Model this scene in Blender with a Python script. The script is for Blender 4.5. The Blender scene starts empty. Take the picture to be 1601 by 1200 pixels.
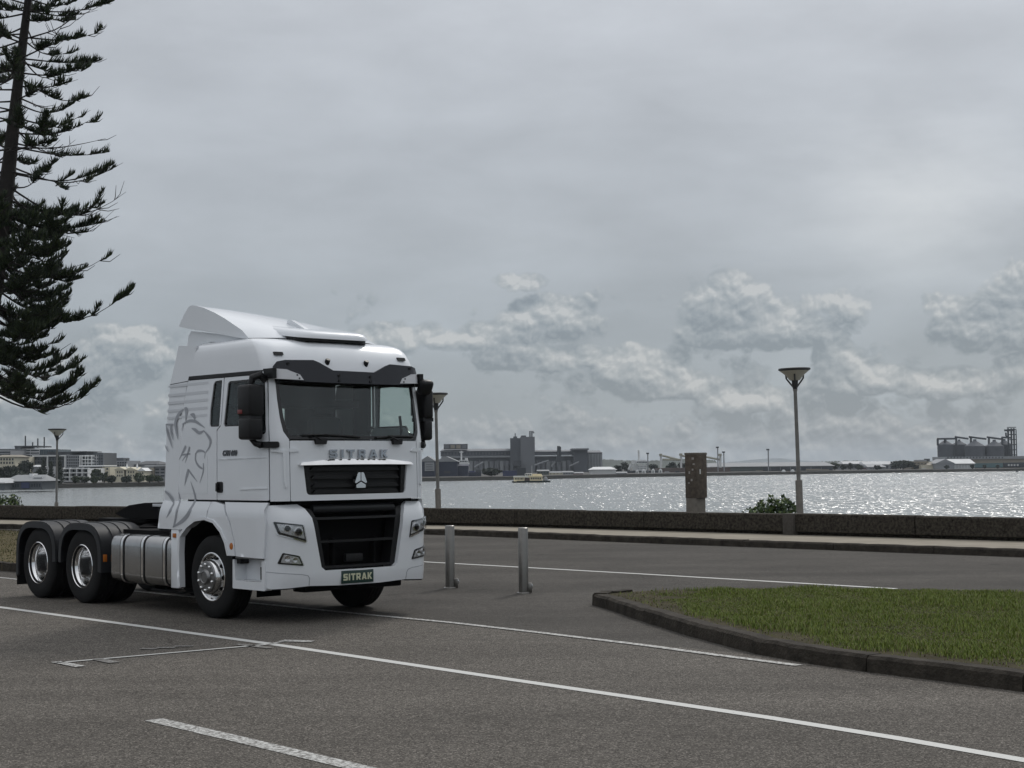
import bpy, bmesh, math, random
import numpy as np
from mathutils import Vector, Matrix
from mathutils.geometry import delaunay_2d_cdt
R_ = math.radians
random.seed(7); RNG = np.random.default_rng(11)
scene = bpy.context.scene
COL = scene.collection

# ------------------------------------------------------------------ camera
FPX, PITCH, ROLL, CAMH = 2500.0, 0.0507338, 0.010, 1.869      # focal length in pixels of the 1601 px wide photograph
cam_d = bpy.data.cameras.new('camera'); cam = bpy.data.objects.new('camera', cam_d); COL.objects.link(cam)
cam_d.sensor_fit = 'HORIZONTAL'; cam_d.sensor_width = 36.0; cam_d.lens = FPX / 1601.0 * 36.0
cam_d.clip_start = 0.1; cam_d.clip_end = 30000
cam.matrix_world = Matrix.Translation((0, 0, CAMH)) @ Matrix.Rotation(math.pi/2 + PITCH, 4, 'X') @ Matrix.Rotation(-ROLL, 4, 'Z')
scene.camera = cam

# ------------------------------------------------------------------ sun and sky
SUN_AZ, SUN_EL = R_(20), R_(40)
sd = bpy.data.lights.new('sun', 'SUN'); sun = bpy.data.objects.new('sun', sd); COL.objects.link(sun)
sd.energy = 1.3; sd.angle = R_(11); sd.color = (1.0, 0.96, 0.90)
sun.rotation_euler = Vector((-math.sin(SUN_AZ)*math.cos(SUN_EL), -math.cos(SUN_AZ)*math.cos(SUN_EL), -math.sin(SUN_EL))).to_track_quat('-Z', 'Y').to_euler()
world = bpy.data.worlds.new('World'); scene.world = world; world.use_nodes = True
scene.view_settings.view_transform = 'Standard'; scene.view_settings.look = 'None'
scene.view_settings.exposure = 0.0; scene.view_settings.gamma = 1.0; scene.view_settings.use_curve_mapping = False
scene.render.engine = 'CYCLES'
scene.cycles.use_denoising = True
scene.cycles.max_bounces = 8; scene.cycles.transparent_max_bounces = 12
scene.cycles.sample_clamp_indirect = 4.0

def build_sky():
    nt = world.node_tree; nt.nodes.clear(); L = nt.links.new
    def N(t, **k):
        n = nt.nodes.new(t)
        for a, b in k.items(): setattr(n, a, b)
        return n
    def put(sock, v):
        if isinstance(v, (int, float)): sock.default_value = v
        elif isinstance(v, (tuple, list)): sock.default_value = v
        else: L(v, sock)
    def M(op, a, b=0.0, c=None, clamp=False):
        n = N('ShaderNodeMath', operation=op, use_clamp=clamp); put(n.inputs[0], a); put(n.inputs[1], b)
        if c is not None: put(n.inputs[2], c)
        return n.outputs[0]
    def VEC(x, y, z):
        n = N('ShaderNodeCombineXYZ'); put(n.inputs[0], x); put(n.inputs[1], y); put(n.inputs[2], z); return n.outputs[0]
    def NOISE(v, scale, detail, rough, dist=0.0):
        n = N('ShaderNodeTexNoise'); n.noise_dimensions = '3D'; put(n.inputs['Vector'], v)
        n.inputs['Scale'].default_value = scale; n.inputs['Detail'].default_value = detail
        n.inputs['Roughness'].default_value = rough; n.inputs['Distortion'].default_value = dist
        return n.outputs['Fac']
    def RAMP(x, pts):
        n = N('ShaderNodeValToRGB'); put(n.inputs[0], x); e = n.color_ramp.elements
        while len(e) > 1: e.remove(e[-1])
        for i, (p, c) in enumerate(pts):
            q = e[0] if i == 0 else e.new(p)
            q.position = p; q.color = (*c, 1)
        return n.outputs['Color']
    def MIX(f, a, b, mode='MIX'):
        n = N('ShaderNodeMix', data_type='RGBA', blend_type=mode); put(n.inputs['Factor'], f)
        ia = [s for s in n.inputs if s.type == 'RGBA']; put(ia[0], a); put(ia[1], b)
        return [s for s in n.outputs if s.type == 'RGBA'][0]
    tc = N('ShaderNodeTexCoord'); nv = N('ShaderNodeVectorMath', operation='NORMALIZE'); L(tc.outputs['Generated'], nv.inputs[0])
    sp = N('ShaderNodeSeparateXYZ'); L(nv.outputs[0], sp.inputs[0]); X, Y, Z = sp.outputs
    AZ = M('MULTIPLY', M('ARCTAN2', X, Y), 57.2958); EL = M('MULTIPLY', M('ARCSINE', Z), 57.2958)
    hl = M('SQRT', M('ADD', M('MULTIPLY', X, X), M('MULTIPLY', Y, Y))); hx = M('DIVIDE', X, M('MAXIMUM', hl, .01)); hy = M('DIVIDE', Y, M('MAXIMUM', hl, .01))
    # cumulus field in the band above the horizon
    BL = SKY_BLOBS
    def BLOBS(da, de):
        b = None; q = VEC(M('ADD', AZ, da) if da else AZ, M('ADD', EL, de) if de else EL, 0.0)
        for (ca, ce, ra, re, am) in BL:
            v = N('ShaderNodeVectorMath', operation='MULTIPLY_ADD'); L(q, v.inputs[0]); v.inputs[1].default_value = (1/ra, 1/re, 0); v.inputs[2].default_value = (-ca/ra, -ce/re, 0)
            d = N('ShaderNodeVectorMath', operation='DOT_PRODUCT'); L(v.outputs[0], d.inputs[0]); L(v.outputs[0], d.inputs[1])
            g = M('MULTIPLY_ADD', d.outputs['Value'], -am, am)
            b = g if b is None else M('SMOOTH_MAX', b, g, .08)
        return M('MAXIMUM', b, -.30)
    def BILLOW(daz, de, detail):
        ca, sa = math.cos(daz/57.3), math.sin(daz/57.3)
        qx = M('ADD', M('MULTIPLY', hx, ca), M('MULTIPLY', hy, sa)); qy = M('SUBTRACT', M('MULTIPLY', hy, ca), M('MULTIPLY', hx, sa))
        pv = VEC(M('MULTIPLY', qx, 57.3), M('MULTIPLY', qy, 57.3), M('MULTIPLY', M('ADD', EL, de), 1.15))
        wn = N('ShaderNodeTexNoise'); wn.inputs['Scale'].default_value = .9; wn.inputs['Detail'].default_value = 2; L(pv, wn.inputs['Vector'])
        wv = N('ShaderNodeVectorMath', operation='MULTIPLY_ADD'); L(wn.outputs['Color'], wv.inputs[0]); wv.inputs[1].default_value = (.55, .55, .55); L(pv, wv.inputs[2])
        v = N('ShaderNodeTexVoronoi', feature='F1', normalize=True); v.inputs['Scale'].default_value = .72; v.inputs['Detail'].default_value = detail
        v.inputs['Roughness'].default_value = .48; v.inputs['Lacunarity'].default_value = 2.2; L(wv.outputs[0], v.inputs['Vector'])
        return M('MULTIPLY', v.outputs['Distance'], -1.9)
    big = NOISE(VEC(M('MULTIPLY', hx, 57.3), M('MULTIPLY', hy, 57.3), M('MULTIPLY', EL, 1.6)), .16, 2, .5)
    B0 = BLOBS(0, 0); B1 = BLOBS(.25, .75)
    low = M('MULTIPLY', M('SUBTRACT', 1.0, M('DIVIDE', M('MAXIMUM', EL, 0.0), 5.2), clamp=True), SKY_LOW)
    V0 = BILLOW(0, 0, 3.4); V1 = BILLOW(.07, .16, 3.4)
    D0 = M('ADD', M('ADD', V0, B0), M('ADD', M('MULTIPLY_ADD', M('MAXIMUM', M('SUBTRACT', EL, 5.6), 0.0), -.10, low), M('MULTIPLY', big, 1.1)))
    alpha = M('MULTIPLY', M('SUBTRACT', D0, SKY_T), 5.0, clamp=True)
    lit = M('ADD', M('ADD', M('MULTIPLY', M('SUBTRACT', V0, V1), 2.3), M('MULTIPLY', M('SUBTRACT', B0, B1), 1.05)), .36, clamp=True)
    ccol = RAMP(lit, [(0.0, (.190, .230, .270)), (.30, (.255, .295, .335)), (.60, (.340, .375, .405)), (.85, (.43, .455, .475)), (1.0, (.52, .535, .545))])
    # high stratus sheet
    sv = VEC(M('MULTIPLY', X, 3.0), M('MULTIPLY', Y, 3.0), M('MULTIPLY', Z, 9.0))
    s1 = NOISE(sv, 2.4, 7, .56, .15); s2 = NOISE(sv, .6, 3, .5)
    eln = M('DIVIDE', M('MAXIMUM', EL, 0.0), 90.0)
    base = RAMP(eln, [(0.0, (.300, .350, .390)), (.045, (.325, .365, .405)), (.09, (.385, .415, .45)), (.17, (.445, .470, .505)), (.35, (.68, .70, .73)), (1.0, (.98, 1.0, 1.03))])
    mod = M('ADD', M('ADD', M('MULTIPLY', M('SUBTRACT', s1, .5), .55), M('MULTIPLY', M('SUBTRACT', s2, .5), .42)), 1.0)
    # brighter where the cloud is thin round the sun
    sx, sy, sz = math.sin(SUN_AZ)*math.cos(SUN_EL), math.cos(SUN_AZ)*math.cos(SUN_EL), math.sin(SUN_EL)
    dt = N('ShaderNodeVectorMath', operation='DOT_PRODUCT'); L(nv.outputs[0], dt.inputs[0]); dt.inputs[1].default_value = (sx, sy, sz)
    glow = M('MULTIPLY', M('POWER', M('MAXIMUM', dt.outputs['Value'], 0.0), 14.0), .75)
    tx = M('MULTIPLY', M('SUBTRACT', AZ, 14.6), 1/3.6); ty = M('MULTIPLY', M('SUBTRACT', EL, 9.2), 1/2.6)
    thin = M('MULTIPLY', M('EXPONENT', M('MULTIPLY', M('ADD', M('MULTIPLY', tx, tx), M('MULTIPLY', ty, ty)), -1.0)), M('MULTIPLY', M('SUBTRACT', s1, .2), .6))
    mod = M('ADD', M('ADD', mod, glow), thin)
    bm = N('ShaderNodeVectorMath', operation='SCALE'); L(base, bm.inputs[0]); L(mod, bm.inputs['Scale'])
    warm = MIX(M('MULTIPLY', thin, 1.2, clamp=True), bm.outputs[0], (.66, .655, .625, 1))
    fade = M('MULTIPLY', M('SUBTRACT', 8.4, EL), .7, clamp=True)
    cl = MIX(M('MULTIPLY', M('MULTIPLY', alpha, .84), fade), warm, ccol)
    sky = N('ShaderNodeTexSky', sky_type='NISHITA'); sky.sun_disc = False; sky.sun_elevation = SUN_EL; sky.sun_rotation = SUN_AZ
    sk = N('ShaderNodeVectorMath', operation='SCALE'); L(sky.outputs[0], sk.inputs[0]); sk.inputs['Scale'].default_value = .08
    bgs = []
    for c_ in (warm, cl):                       # plain sheet above the heaps, heaps below
        bg = N('ShaderNodeBackground'); L(MIX(.93, sk.outputs[0], c_), bg.inputs[0]); bg.inputs[1].default_value = SKY_GAIN; bgs.append(bg)
    mx = N('ShaderNodeMixShader'); L(M('MULTIPLY', M('LESS_THAN', EL, 9.5), M('GREATER_THAN', EL, -.3)), mx.inputs[0]); L(bgs[0].outputs[0], mx.inputs[1]); L(bgs[1].outputs[0], mx.inputs[2])
    out = N('ShaderNodeOutputWorld'); L(mx.outputs[0], out.inputs[0])
SKY_GAIN = 1.03; SKY_LOW = .60; SKY_T = -.12
# azimuth, elevation, half width, half height (degrees), amount: the cumulus heaps one can tell apart
SKY_BLOBS = [(9.2, 4.9, 3.2, .8, .42), (8.0, 5.7, 1.7, .85, .40), (7.9, 6.3, .9, .5, .34), (11.6, 5.5, 1.3, .7, .38), (16.8, 4.7, 2.4, 1.0, .42), (17.2, 5.9, 1.3, 1.0, .40), (15.4, 5.2, .9, .7, .34), (.3, 6.6, .9, .34, .36), (1.3, 5.3, 1.5, .7, .38), (-.2, 4.6, 2.4, .5, .34), (.9, 3.9, 2.2, .45, .32),
             (-3.6, 4.6, 2.2, .5, .32), (-13.6, 4.2, 1.5, .9, .40), (-14.8, 3.4, 2.0, .7, .36), (-17.0, 2.6, 2.0, .6, .34), (4.6, 3.4, 1.5, .8, .38), (5.4, 2.8, 1.6, .5, .32), (11.6, 3.6, .8, .7, .38), (12.4, 2.9, 1.5, .45, .34), (15.6, 2.7, 1.9, .5, .32), (17.8, 3.2, 1.0, .5, .32), (8.3, 2.3, 1.4, .4, .28), (-10.5, 2.2, 2.0, .5, .30)]
build_sky()
world.cycles.sampling_method = 'NONE'      # an even overcast sky needs no importance map

# ------------------------------------------------------------------ helpers
def ray(px, py):
    """direction of a photograph pixel; used to read positions off the photograph at a known distance"""
    a, b = px - 800.5, py - 600.0
    cr, sr = math.cos(ROLL), math.sin(ROLL)
    X, Y = a*cr - b*sr, a*sr + b*cr
    d = (X/FPX, 1.0, -Y/FPX); c, s = math.cos(PITCH), math.sin(PITCH)
    return Vector((d[0], d[1]*c - d[2]*s, d[1]*s + d[2]*c))
def at(px, py, dist):
    d = ray(px, py); return Vector((0, 0, CAMH)) + d*(dist/d.y)
AXIS = 0.8241387
DV = Vector((math.cos(AXIS), -math.sin(AXIS), 0)); NV = Vector((math.sin(AXIS), math.cos(AXIS), 0))
def sn(s, n, z=0.0): return Vector((DV.x*s + NV.x*n, DV.y*s + NV.y*n, z))

MATS = {}
def mat(name, col=(.5, .5, .5), rough=.6, metal=0.0, spec=.5, var=None, bump=None, coat=0.0, emit=None):
    """var=(scale, amount[, detail]) mottles the colour; bump=(scale, strength, distance)"""
    if name in MATS: return MATS[name]
    m = bpy.data.materials.new(name); MATS[name] = m; m.use_nodes = True
    nt = m.node_tree; b = nt.nodes['Principled BSDF']; L = nt.links.new
    b.inputs['Base Color'].default_value = (*col, 1); b.inputs['Roughness'].default_value = rough
    b.inputs['Metallic'].default_value = metal; b.inputs['Specular IOR Level'].default_value = spec
    if coat: b.inputs['Coat Weight'].default_value = coat; b.inputs['Coat Roughness'].default_value = .04
    geo = nt.nodes.new('ShaderNodeTexCoord')
    if var:
        n = nt.nodes.new('ShaderNodeTexNoise'); n.inputs['Scale'].default_value = var[0]; n.inputs['Detail'].default_value = var[2] if len(var) > 2 else 5
        n.inputs['Roughness'].default_value = .65
        L(geo.outputs['Object'], n.inputs['Vector'])
        r = nt.nodes.new('ShaderNodeMapRange'); r.inputs[1].default_value = .25; r.inputs[2].default_value = .75
        r.inputs[3].default_value = 1 - var[1]; r.inputs[4].default_value = 1 + var[1]; L(n.outputs['Fac'], r.inputs[0])
        v = nt.nodes.new('ShaderNodeVectorMath'); v.operation = 'SCALE'; v.inputs[0].default_value = col; L(r.outputs[0], v.inputs['Scale'])
        L(v.outputs[0], b.inputs['Base Color'])
    if bump:
        n2 = nt.nodes.new('ShaderNodeTexNoise'); n2.inputs['Scale'].default_value = bump[0]; n2.inputs['Detail'].default_value = 4
        L(geo.outputs['Object'], n2.inputs['Vector'])
        bp = nt.nodes.new('ShaderNodeBump'); bp.inputs['Strength'].default_value = bump[1]; bp.inputs['Distance'].default_value = bump[2]
        L(n2.outputs['Fac'], bp.inputs['Height']); L(bp.outputs[0], b.inputs['Normal'])
    if emit: b.inputs['Emission Color'].default_value = (*emit[:3], 1); b.inputs['Emission Strength'].default_value = emit[3]
    return m

class MB:
    """collects vertices and faces of ONE mesh"""
    def __init__(self): self.v = []; self.f = []
    def add(self, vs, fs):
        o = len(self.v); self.v += [tuple(p) for p in vs]; self.f += [tuple(i + o for i in q) for q in fs]; return self
    def box(self, x0, x1, y0, y1, z0, z1):
        return self.add([(x0,y0,z0),(x1,y0,z0),(x1,y1,z0),(x0,y1,z0),(x0,y0,z1),(x1,y0,z1),(x1,y1,z1),(x0,y1,z1)],
                        [(0,3,2,1),(4,5,6,7),(0,1,5,4),(1,2,6,5),(2,3,7,6),(3,0,4,7)])
    def cbox(self, x0, x1, y0, y1, z0, z1, c=.01):
        """box with chamfered edges"""
        b = bmesh.new(); t = MB().box(x0, x1, y0, y1, z0, z1); vs = [b.verts.new(p) for p in t.v]
        for q in t.f: b.faces.new([vs[i] for i in q])
        bmesh.ops.bevel(b, geom=b.edges[:], offset=c, segments=2, affect='EDGES', profile=.5)
        b.verts.index_update(); self.add([v.co for v in b.verts], [[v.index for v in q.verts] for q in b.faces]); b.free(); return self
    def prism(self, pts, fn0, fn1):
        """2-D outline extruded between two maps"""
        n = len(pts); vs = [fn0(*p) for p in pts] + [fn1(*p) for p in pts]
        return self.add(vs, [tuple(range(n)), tuple(range(2*n - 1, n - 1, -1))] + [(i, i + n, (i + 1) % n + n, (i + 1) % n) for i in range(n)])
    def tube(self, pts, rad, seg=8, cap=True):
        pts = [Vector(p) for p in pts]; n = len(pts); rad = rad if isinstance(rad, (list, tuple)) else [rad]*n
        vs = []; up = Vector((0, 0, 1)); prev = None
        for i, p in enumerate(pts):
            t = (pts[min(i + 1, n - 1)] - pts[max(i - 1, 0)]).normalized()
            if prev is None: a = t.cross(up if abs(t.z) < .9 else Vector((1, 0, 0))).normalized()
            else: a = (prev - t*prev.dot(t)).normalized()
            prev = a; b = t.cross(a)
            for k in range(seg):
                an = 2*math.pi*k/seg; vs.append(p + (a*math.cos(an) + b*math.sin(an))*rad[i])
        fs = [(i*seg + k, i*seg + (k + 1) % seg, (i + 1)*seg + (k + 1) % seg, (i + 1)*seg + k) for i in range(n - 1) for k in range(seg)]
        if cap: fs += [tuple(range(seg))[::-1], tuple(range((n - 1)*seg, n*seg))]
        return self.add(vs, fs)
    def lathe(self, prof, M=None, seg=32, closed=False):
        """profile (radius, height) about the local z axis, placed by matrix M"""
        M = M or Matrix(); n = len(prof); vs = []
        for k in range(seg):
            a = 2*math.pi*k/seg
            for r, h in prof: vs.append(M @ Vector((r*math.cos(a), r*math.sin(a), h)))
        fs = []
        for k in range(seg):
            k2 = (k + 1) % seg
            for i in range(n - 1 + (1 if closed else 0)):
                j = (i + 1) % n; fs.append((k*n + i, k2*n + i, k2*n + j, k*n + j))
        return self.add(vs, fs)
    def mesh(self, name, m, smooth=35):
        me = bpy.data.meshes.new(name); me.from_pydata([tuple(p) for p in self.v], [], self.f)
        b = bmesh.new(); b.from_mesh(me); bmesh.ops.remove_doubles(b, verts=b.verts, dist=1e-5); bmesh.ops.recalc_face_normals(b, faces=b.faces)
        if smooth:
            for q in b.faces: q.smooth = True
            lim = math.radians(smooth)
            for e in b.edges: e.smooth = len(e.link_faces) == 2 and e.calc_face_angle(0) < lim
        b.to_mesh(me); b.free()
        if m: me.materials.append(m)
        return me
    def build(self, name, m, parent=None, smooth=35, **k): return link(name, self.mesh(name, m, smooth), parent, **k)
def link(name, me, parent=None, loc=None, rot=None, scale=None, **k):
    o = bpy.data.objects.new(name, me); COL.objects.link(o); o.parent = parent
    if loc is not None: o.location = loc
    if rot is not None: o.rotation_euler = rot
    if scale is not None: o.scale = scale
    tag(o, **k); return o
def tag(o, label=None, cat=None, group=None, kind=None):
    if label: o['label'] = label
    if cat: o['category'] = cat
    if group: o['group'] = group
    if kind: o['kind'] = kind
    return o
def empty(name, loc=(0, 0, 0), rz=0.0, **k):
    o = bpy.data.objects.new(name, None); COL.objects.link(o); o.location = loc; o.rotation_euler = (0, 0, rz); tag(o, **k); return o
def copy_tree(o, parent=None):
    c = o.copy(); COL.objects.link(c); c.parent = parent
    for ch in o.children: copy_tree(ch, c)
    return c
def inside(p, poly):
    x, y = p; c = False; n = len(poly)
    for i in range(n):
        x1, y1 = poly[i]; x2, y2 = poly[(i + 1) % n]
        if (y1 > y) != (y2 > y) and x < (x2 - x1)*(y - y1)/(y2 - y1) + x1: c = not c
    return c
def fillet(poly, r, seg=4):
    """round the corners of a 2-D outline"""
    out = []; n = len(poly); rr = r if isinstance(r, (list, tuple)) else [r]*n
    for i in range(n):
        p0, p1, p2 = Vector(poly[i - 1]), Vector(poly[i]), Vector(poly[(i + 1) % n]); q = rr[i]
        a = (p0 - p1); b = (p2 - p1); d = min(q, a.length*.45, b.length*.45)
        if d < 1e-4: out.append(tuple(p1)); continue
        A = p1 + a.normalized()*d; B = p1 + b.normalized()*d
        for k in range(seg + 1):
            t = k/seg; out.append(tuple(A*(1-t)**2 + p1*2*t*(1-t) + B*t*t))
    return out
def patch(outline, holes, fmap, off0, off1, step=.08):
    """sheet with an outline and holes, laid on a curved surface fmap(a, b, offset); its thickness runs from off0 to off1"""
    def dens(poly):
        o = []
        for i in range(len(poly)):
            p, q = Vector(poly[i]), Vector(poly[(i + 1) % len(poly)]); k = max(1, int((q - p).length/step + .5))
            o += [tuple(p.lerp(q, j/k)) for j in range(k)]
        return o
    loops = [dens(outline)] + [dens(h) for h in holes]; vs = []; es = []
    for lp in loops:
        o = len(vs); vs += lp; es += [(o + i, o + (i + 1) % len(lp)) for i in range(len(lp))]
    xs = [p[0] for p in outline]; ys = [p[1] for p in outline]
    nx = max(1, int((max(xs) - min(xs))/step)); ny = max(1, int((max(ys) - min(ys))/step))
    for i in range(1, nx):
        for j in range(1, ny):
            p = (min(xs) + (max(xs) - min(xs))*i/nx, min(ys) + (max(ys) - min(ys))*j/ny)
            if inside(p, outline) and not any(inside(p, h) for h in holes) and min((p[0]-q[0])**2 + (p[1]-q[1])**2 for q in vs) > (step*.3)**2: vs.append(p)
    r = delaunay_2d_cdt([Vector(p) for p in vs], es, [], 0, 1e-6)
    V, F = r[0], [f for f in r[2]]
    keep = []
    for f in F:
        c = (sum(V[i][0] for i in f)/3, sum(V[i][1] for i in f)/3)
        if inside(c, outline) and not any(inside(c, h) for h in holes): keep.append(tuple(f))
    n = len(V); m = MB(); cnt = {}
    for f in keep:
        for i in range(3):
            e = (f[i], f[(i + 1) % 3]); k = tuple(sorted(e)); cnt.setdefault(k, []).append(e)
    fs = list(keep) + [tuple(i + n for i in f[::-1]) for f in keep] + [(e[0][1], e[0][0], e[0][0] + n, e[0][1] + n) for e in cnt.values() if len(e) == 1]
    m.add([fmap(p[0], p[1], off1) for p in V] + [fmap(p[0], p[1], off0) for p in V], fs)
    return m
def text_mesh(txt, size, depth, m, offset=0.0, shear=0.0, space=1.0):
    c = bpy.data.curves.new('lettering', 'FONT'); c.body = txt; c.size = size; c.extrude = depth; c.offset = offset; c.shear = shear
    c.space_character = space; c.align_x = 'CENTER'; c.align_y = 'CENTER'; c.resolution_u = 3
    o = bpy.data.objects.new('lettering', c); COL.objects.link(o); bpy.context.view_layer.update()
    me = bpy.data.meshes.new_from_object(o.evaluated_get(bpy.context.evaluated_depsgraph_get()))
    bpy.data.objects.remove(o); bpy.data.curves.remove(c); me.materials.clear(); me.materials.append(m); return me
# ------------------------------------------------------------------ ground, road, paint
def nodes_of(m): return m.node_tree, m.node_tree.nodes['Principled BSDF'], m.node_tree.links.new
def asphalt(name, c_dark, c_light, grain, patch_amt, tint):
    m = bpy.data.materials.new(name); m.use_nodes = True; nt, b, L = nodes_of(m)
    g = nt.nodes.new('ShaderNodeNewGeometry')
    def noise(s, d, r=.6):
        n = nt.nodes.new('ShaderNodeTexNoise'); n.inputs['Scale'].default_value = s; n.inputs['Detail'].default_value = d; n.inputs['Roughness'].default_value = r
        L(g.outputs['Position'], n.inputs['Vector']); return n.outputs['Fac']
    v = nt.nodes.new('ShaderNodeTexVoronoi'); v.inputs['Scale'].default_value = grain; L(g.outputs['Position'], v.inputs['Vector'])
    sep = nt.nodes.new('ShaderNodeSeparateColor'); L(v.outputs['Color'], sep.inputs[0])
    r = nt.nodes.new('ShaderNodeValToRGB'); L(sep.outputs[0], r.inputs[0])
    e = r.color_ramp.elements; e[0].position = .0; e[0].color = (*c_dark, 1); e[1].position = .85; e[1].color = (*c_light, 1)
    q = e.new(1.0); q.color = (*[min(1, x*1.9) for x in c_light], 1)
    def rng(x, a, bb):
        k = nt.nodes.new('ShaderNodeMapRange'); k.inputs[1].default_value = .3; k.inputs[2].default_value = .7; k.inputs[3].default_value = a; k.inputs[4].default_value = bb
        L(x, k.inputs[0]); return k.outputs[0]
    mu = nt.nodes.new('ShaderNodeMath'); mu.operation = 'MULTIPLY'; L(rng(noise(.35, 6), 1 - patch_amt, 1 + patch_amt), mu.inputs[0]); L(rng(noise(7, 5, .7), .86, 1.14), mu.inputs[1])
    sc = nt.nodes.new('ShaderNodeVectorMath'); sc.operation = 'SCALE'; L(r.outputs[0], sc.inputs[0]); L(mu.outputs[0], sc.inputs['Scale'])
    # bands polished by tyres, running along the road
    mp = nt.nodes.new('ShaderNodeMapping'); mp.inputs['Rotation'].default_value = (0, 0, AXIS); mp.inputs['Scale'].default_value = (.035, .75, 1); L(g.outputs['Position'], mp.inputs[0])
    bn_ = nt.nodes.new('ShaderNodeTexNoise'); bn_.inputs['Scale'].default_value = 1.0; bn_.inputs['Detail'].default_value = 4; L(mp.outputs[0], bn_.inputs['Vector'])
    mu2 = nt.nodes.new('ShaderNodeMath'); mu2.operation = 'MULTIPLY'; L(mu.outputs[0], mu2.inputs[0]); L(rng(bn_.outputs['Fac'], .80, 1.16), mu2.inputs[1]); L(mu2.outputs[0], sc.inputs['Scale'])
    # dark oil drips and stains
    st = nt.nodes.new('ShaderNodeMapRange'); st.inputs[1].default_value = .66; st.inputs[2].default_value = .74; st.inputs[3].default_value = 0; st.inputs[4].default_value = .45
    L(noise(1.3, 3, .5), st.inputs[0])
    mx = nt.nodes.new('ShaderNodeMix'); mx.data_type = 'RGBA'; L(st.outputs[0], mx.inputs['Factor']); L(sc.outputs[0], mx.inputs[6]); mx.inputs[7].default_value = (*tint, 1)
    # hairline cracks in some places
    wn = nt.nodes.new('ShaderNodeTexNoise'); wn.inputs['Scale'].default_value = 1.6; wn.inputs['Detail'].default_value = 5; L(g.outputs['Position'], wn.inputs['Vector'])
    wv = nt.nodes.new('ShaderNodeVectorMath'); wv.operation = 'MULTIPLY_ADD'; L(wn.outputs['Color'], wv.inputs[0]); wv.inputs[1].default_value = (.9, .9, 0); L(g.outputs['Position'], wv.inputs[2])
    cv = nt.nodes.new('ShaderNodeTexVoronoi'); cv.feature = 'DISTANCE_TO_EDGE'; cv.voronoi_dimensions = '2D'; cv.inputs['Scale'].default_value = .33; L(wv.outputs[0], cv.inputs['Vector'])
    c1 = nt.nodes.new('ShaderNodeMapRange'); c1.inputs[1].default_value = .0015; c1.inputs[2].default_value = .005; c1.inputs[3].default_value = 1; c1.inputs[4].default_value = 0; L(cv.outputs['Distance'], c1.inputs[0])
    c2 = nt.nodes.new('ShaderNodeMapRange'); c2.inputs[1].default_value = .52; c2.inputs[2].default_value = .60; c2.inputs[3].default_value = 0; c2.inputs[4].default_value = .7; L(noise(.22, 3, .5), c2.inputs[0])
    cm = nt.nodes.new('ShaderNodeMath'); cm.operation = 'MULTIPLY'; L(c1.outputs[0], cm.inputs[0]); L(c2.outputs[0], cm.inputs[1])
    mx2 = nt.nodes.new('ShaderNodeMix'); mx2.data_type = 'RGBA'; L(cm.outputs[0], mx2.inputs['Factor']); L(mx.outputs[2], mx2.inputs[6]); mx2.inputs[7].default_value = (.022, .020, .018, 1)
    L(mx2.outputs[2], b.inputs['Base Color']); b.inputs['Roughness'].default_value = .9; b.inputs['Specular IOR Level'].default_value = .10
    bp = nt.nodes.new('ShaderNodeBump'); bp.inputs['Strength'].default_value = .55; bp.inputs['Distance'].default_value = .006
    L(v.outputs['Distance'], bp.inputs['Height']); bp.invert = True; L(bp.outputs[0], b.inputs['Normal'])
    return m
M_ROAD = asphalt('chip_seal', (.036, .032, .028), (.152, .139, .123), 100, .13, (.05, .045, .04))
M_ROAD2 = asphalt('smooth_asphalt', (.042, .039, .035), (.088, .081, .073), 120, .24, (.026, .024, .021))
def paint(name, keep, scale=28):
    m = bpy.data.materials.new(name); m.use_nodes = True; nt, b, L = nodes_of(m)
    g = nt.nodes.new('ShaderNodeNewGeometry'); n = nt.nodes.new('ShaderNodeTexNoise'); n.inputs['Scale'].default_value = scale; n.inputs['Detail'].default_value = 6; n.inputs['Roughness'].default_value = .75
    L(g.outputs['Position'], n.inputs['Vector'])
    r = nt.nodes.new('ShaderNodeValToRGB'); L(n.outputs['Fac'], r.inputs[0]); e = r.color_ramp.elements
    e[0].position = keep - .05; e[0].color = (.13, .122, .112, 1); e[1].position = keep + .05; e[1].color = (.50, .50, .48, 1)
    L(r.outputs[0], b.inputs['Base Color']); b.inputs['Roughness'].default_value = .7
    return m
M_PAINT = paint('road_paint', .36); M_PAINT_OLD = paint('worn_road_paint', .50); M_PAINT_GHOST = paint('faint_road_paint', .60)

def sheet(name, pts, z, m, parent=None, **k):
    return MB().add([sn(s, n, z) for s, n in pts], [tuple(range(len(pts)))]).build(name, m, parent, smooth=0, **k)
KERB = [(90, 28.2), (-16, 28.2), (-26, 28.0), (-34, 28.2), (-40, 26.4), (-49, 22.6), (-70, 15.5), (-110, 3.0)]
road = sheet('road', [(-95, -80), (160, -80), (160, 12.38), (-95, 12.38)], 0, M_ROAD, label='grey chip seal roadway under the parked truck and white lines', cat='road', kind='structure')
far_road = sheet('road', [(90, 12.38)] + KERB[:-1] + [(-79, 12.38)], 0, M_ROAD2, label='darker asphalt carriageway beyond the bollards along the footpath', cat='road', kind='structure')
def line(pts, w, m, z=.004, parent=None):
    """painted strip along (s, n) points"""
    P = [Vector(p) for p in pts]; vs = []
    for i, p in enumerate(P):
        t = (P[min(i + 1, len(P) - 1)] - P[max(i - 1, 0)]).normalized(); o = Vector((-t.y, t.x))*w/2
        vs += [sn(p.x + o.x, p.y + o.y, z), sn(p.x - o.x, p.y - o.y, z)]
    return MB().add(vs, [(2*i, 2*i + 1, 2*i + 3, 2*i + 2) for i in range(len(P) - 1)]).build('painted_line', m, parent or road, smooth=0)
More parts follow.
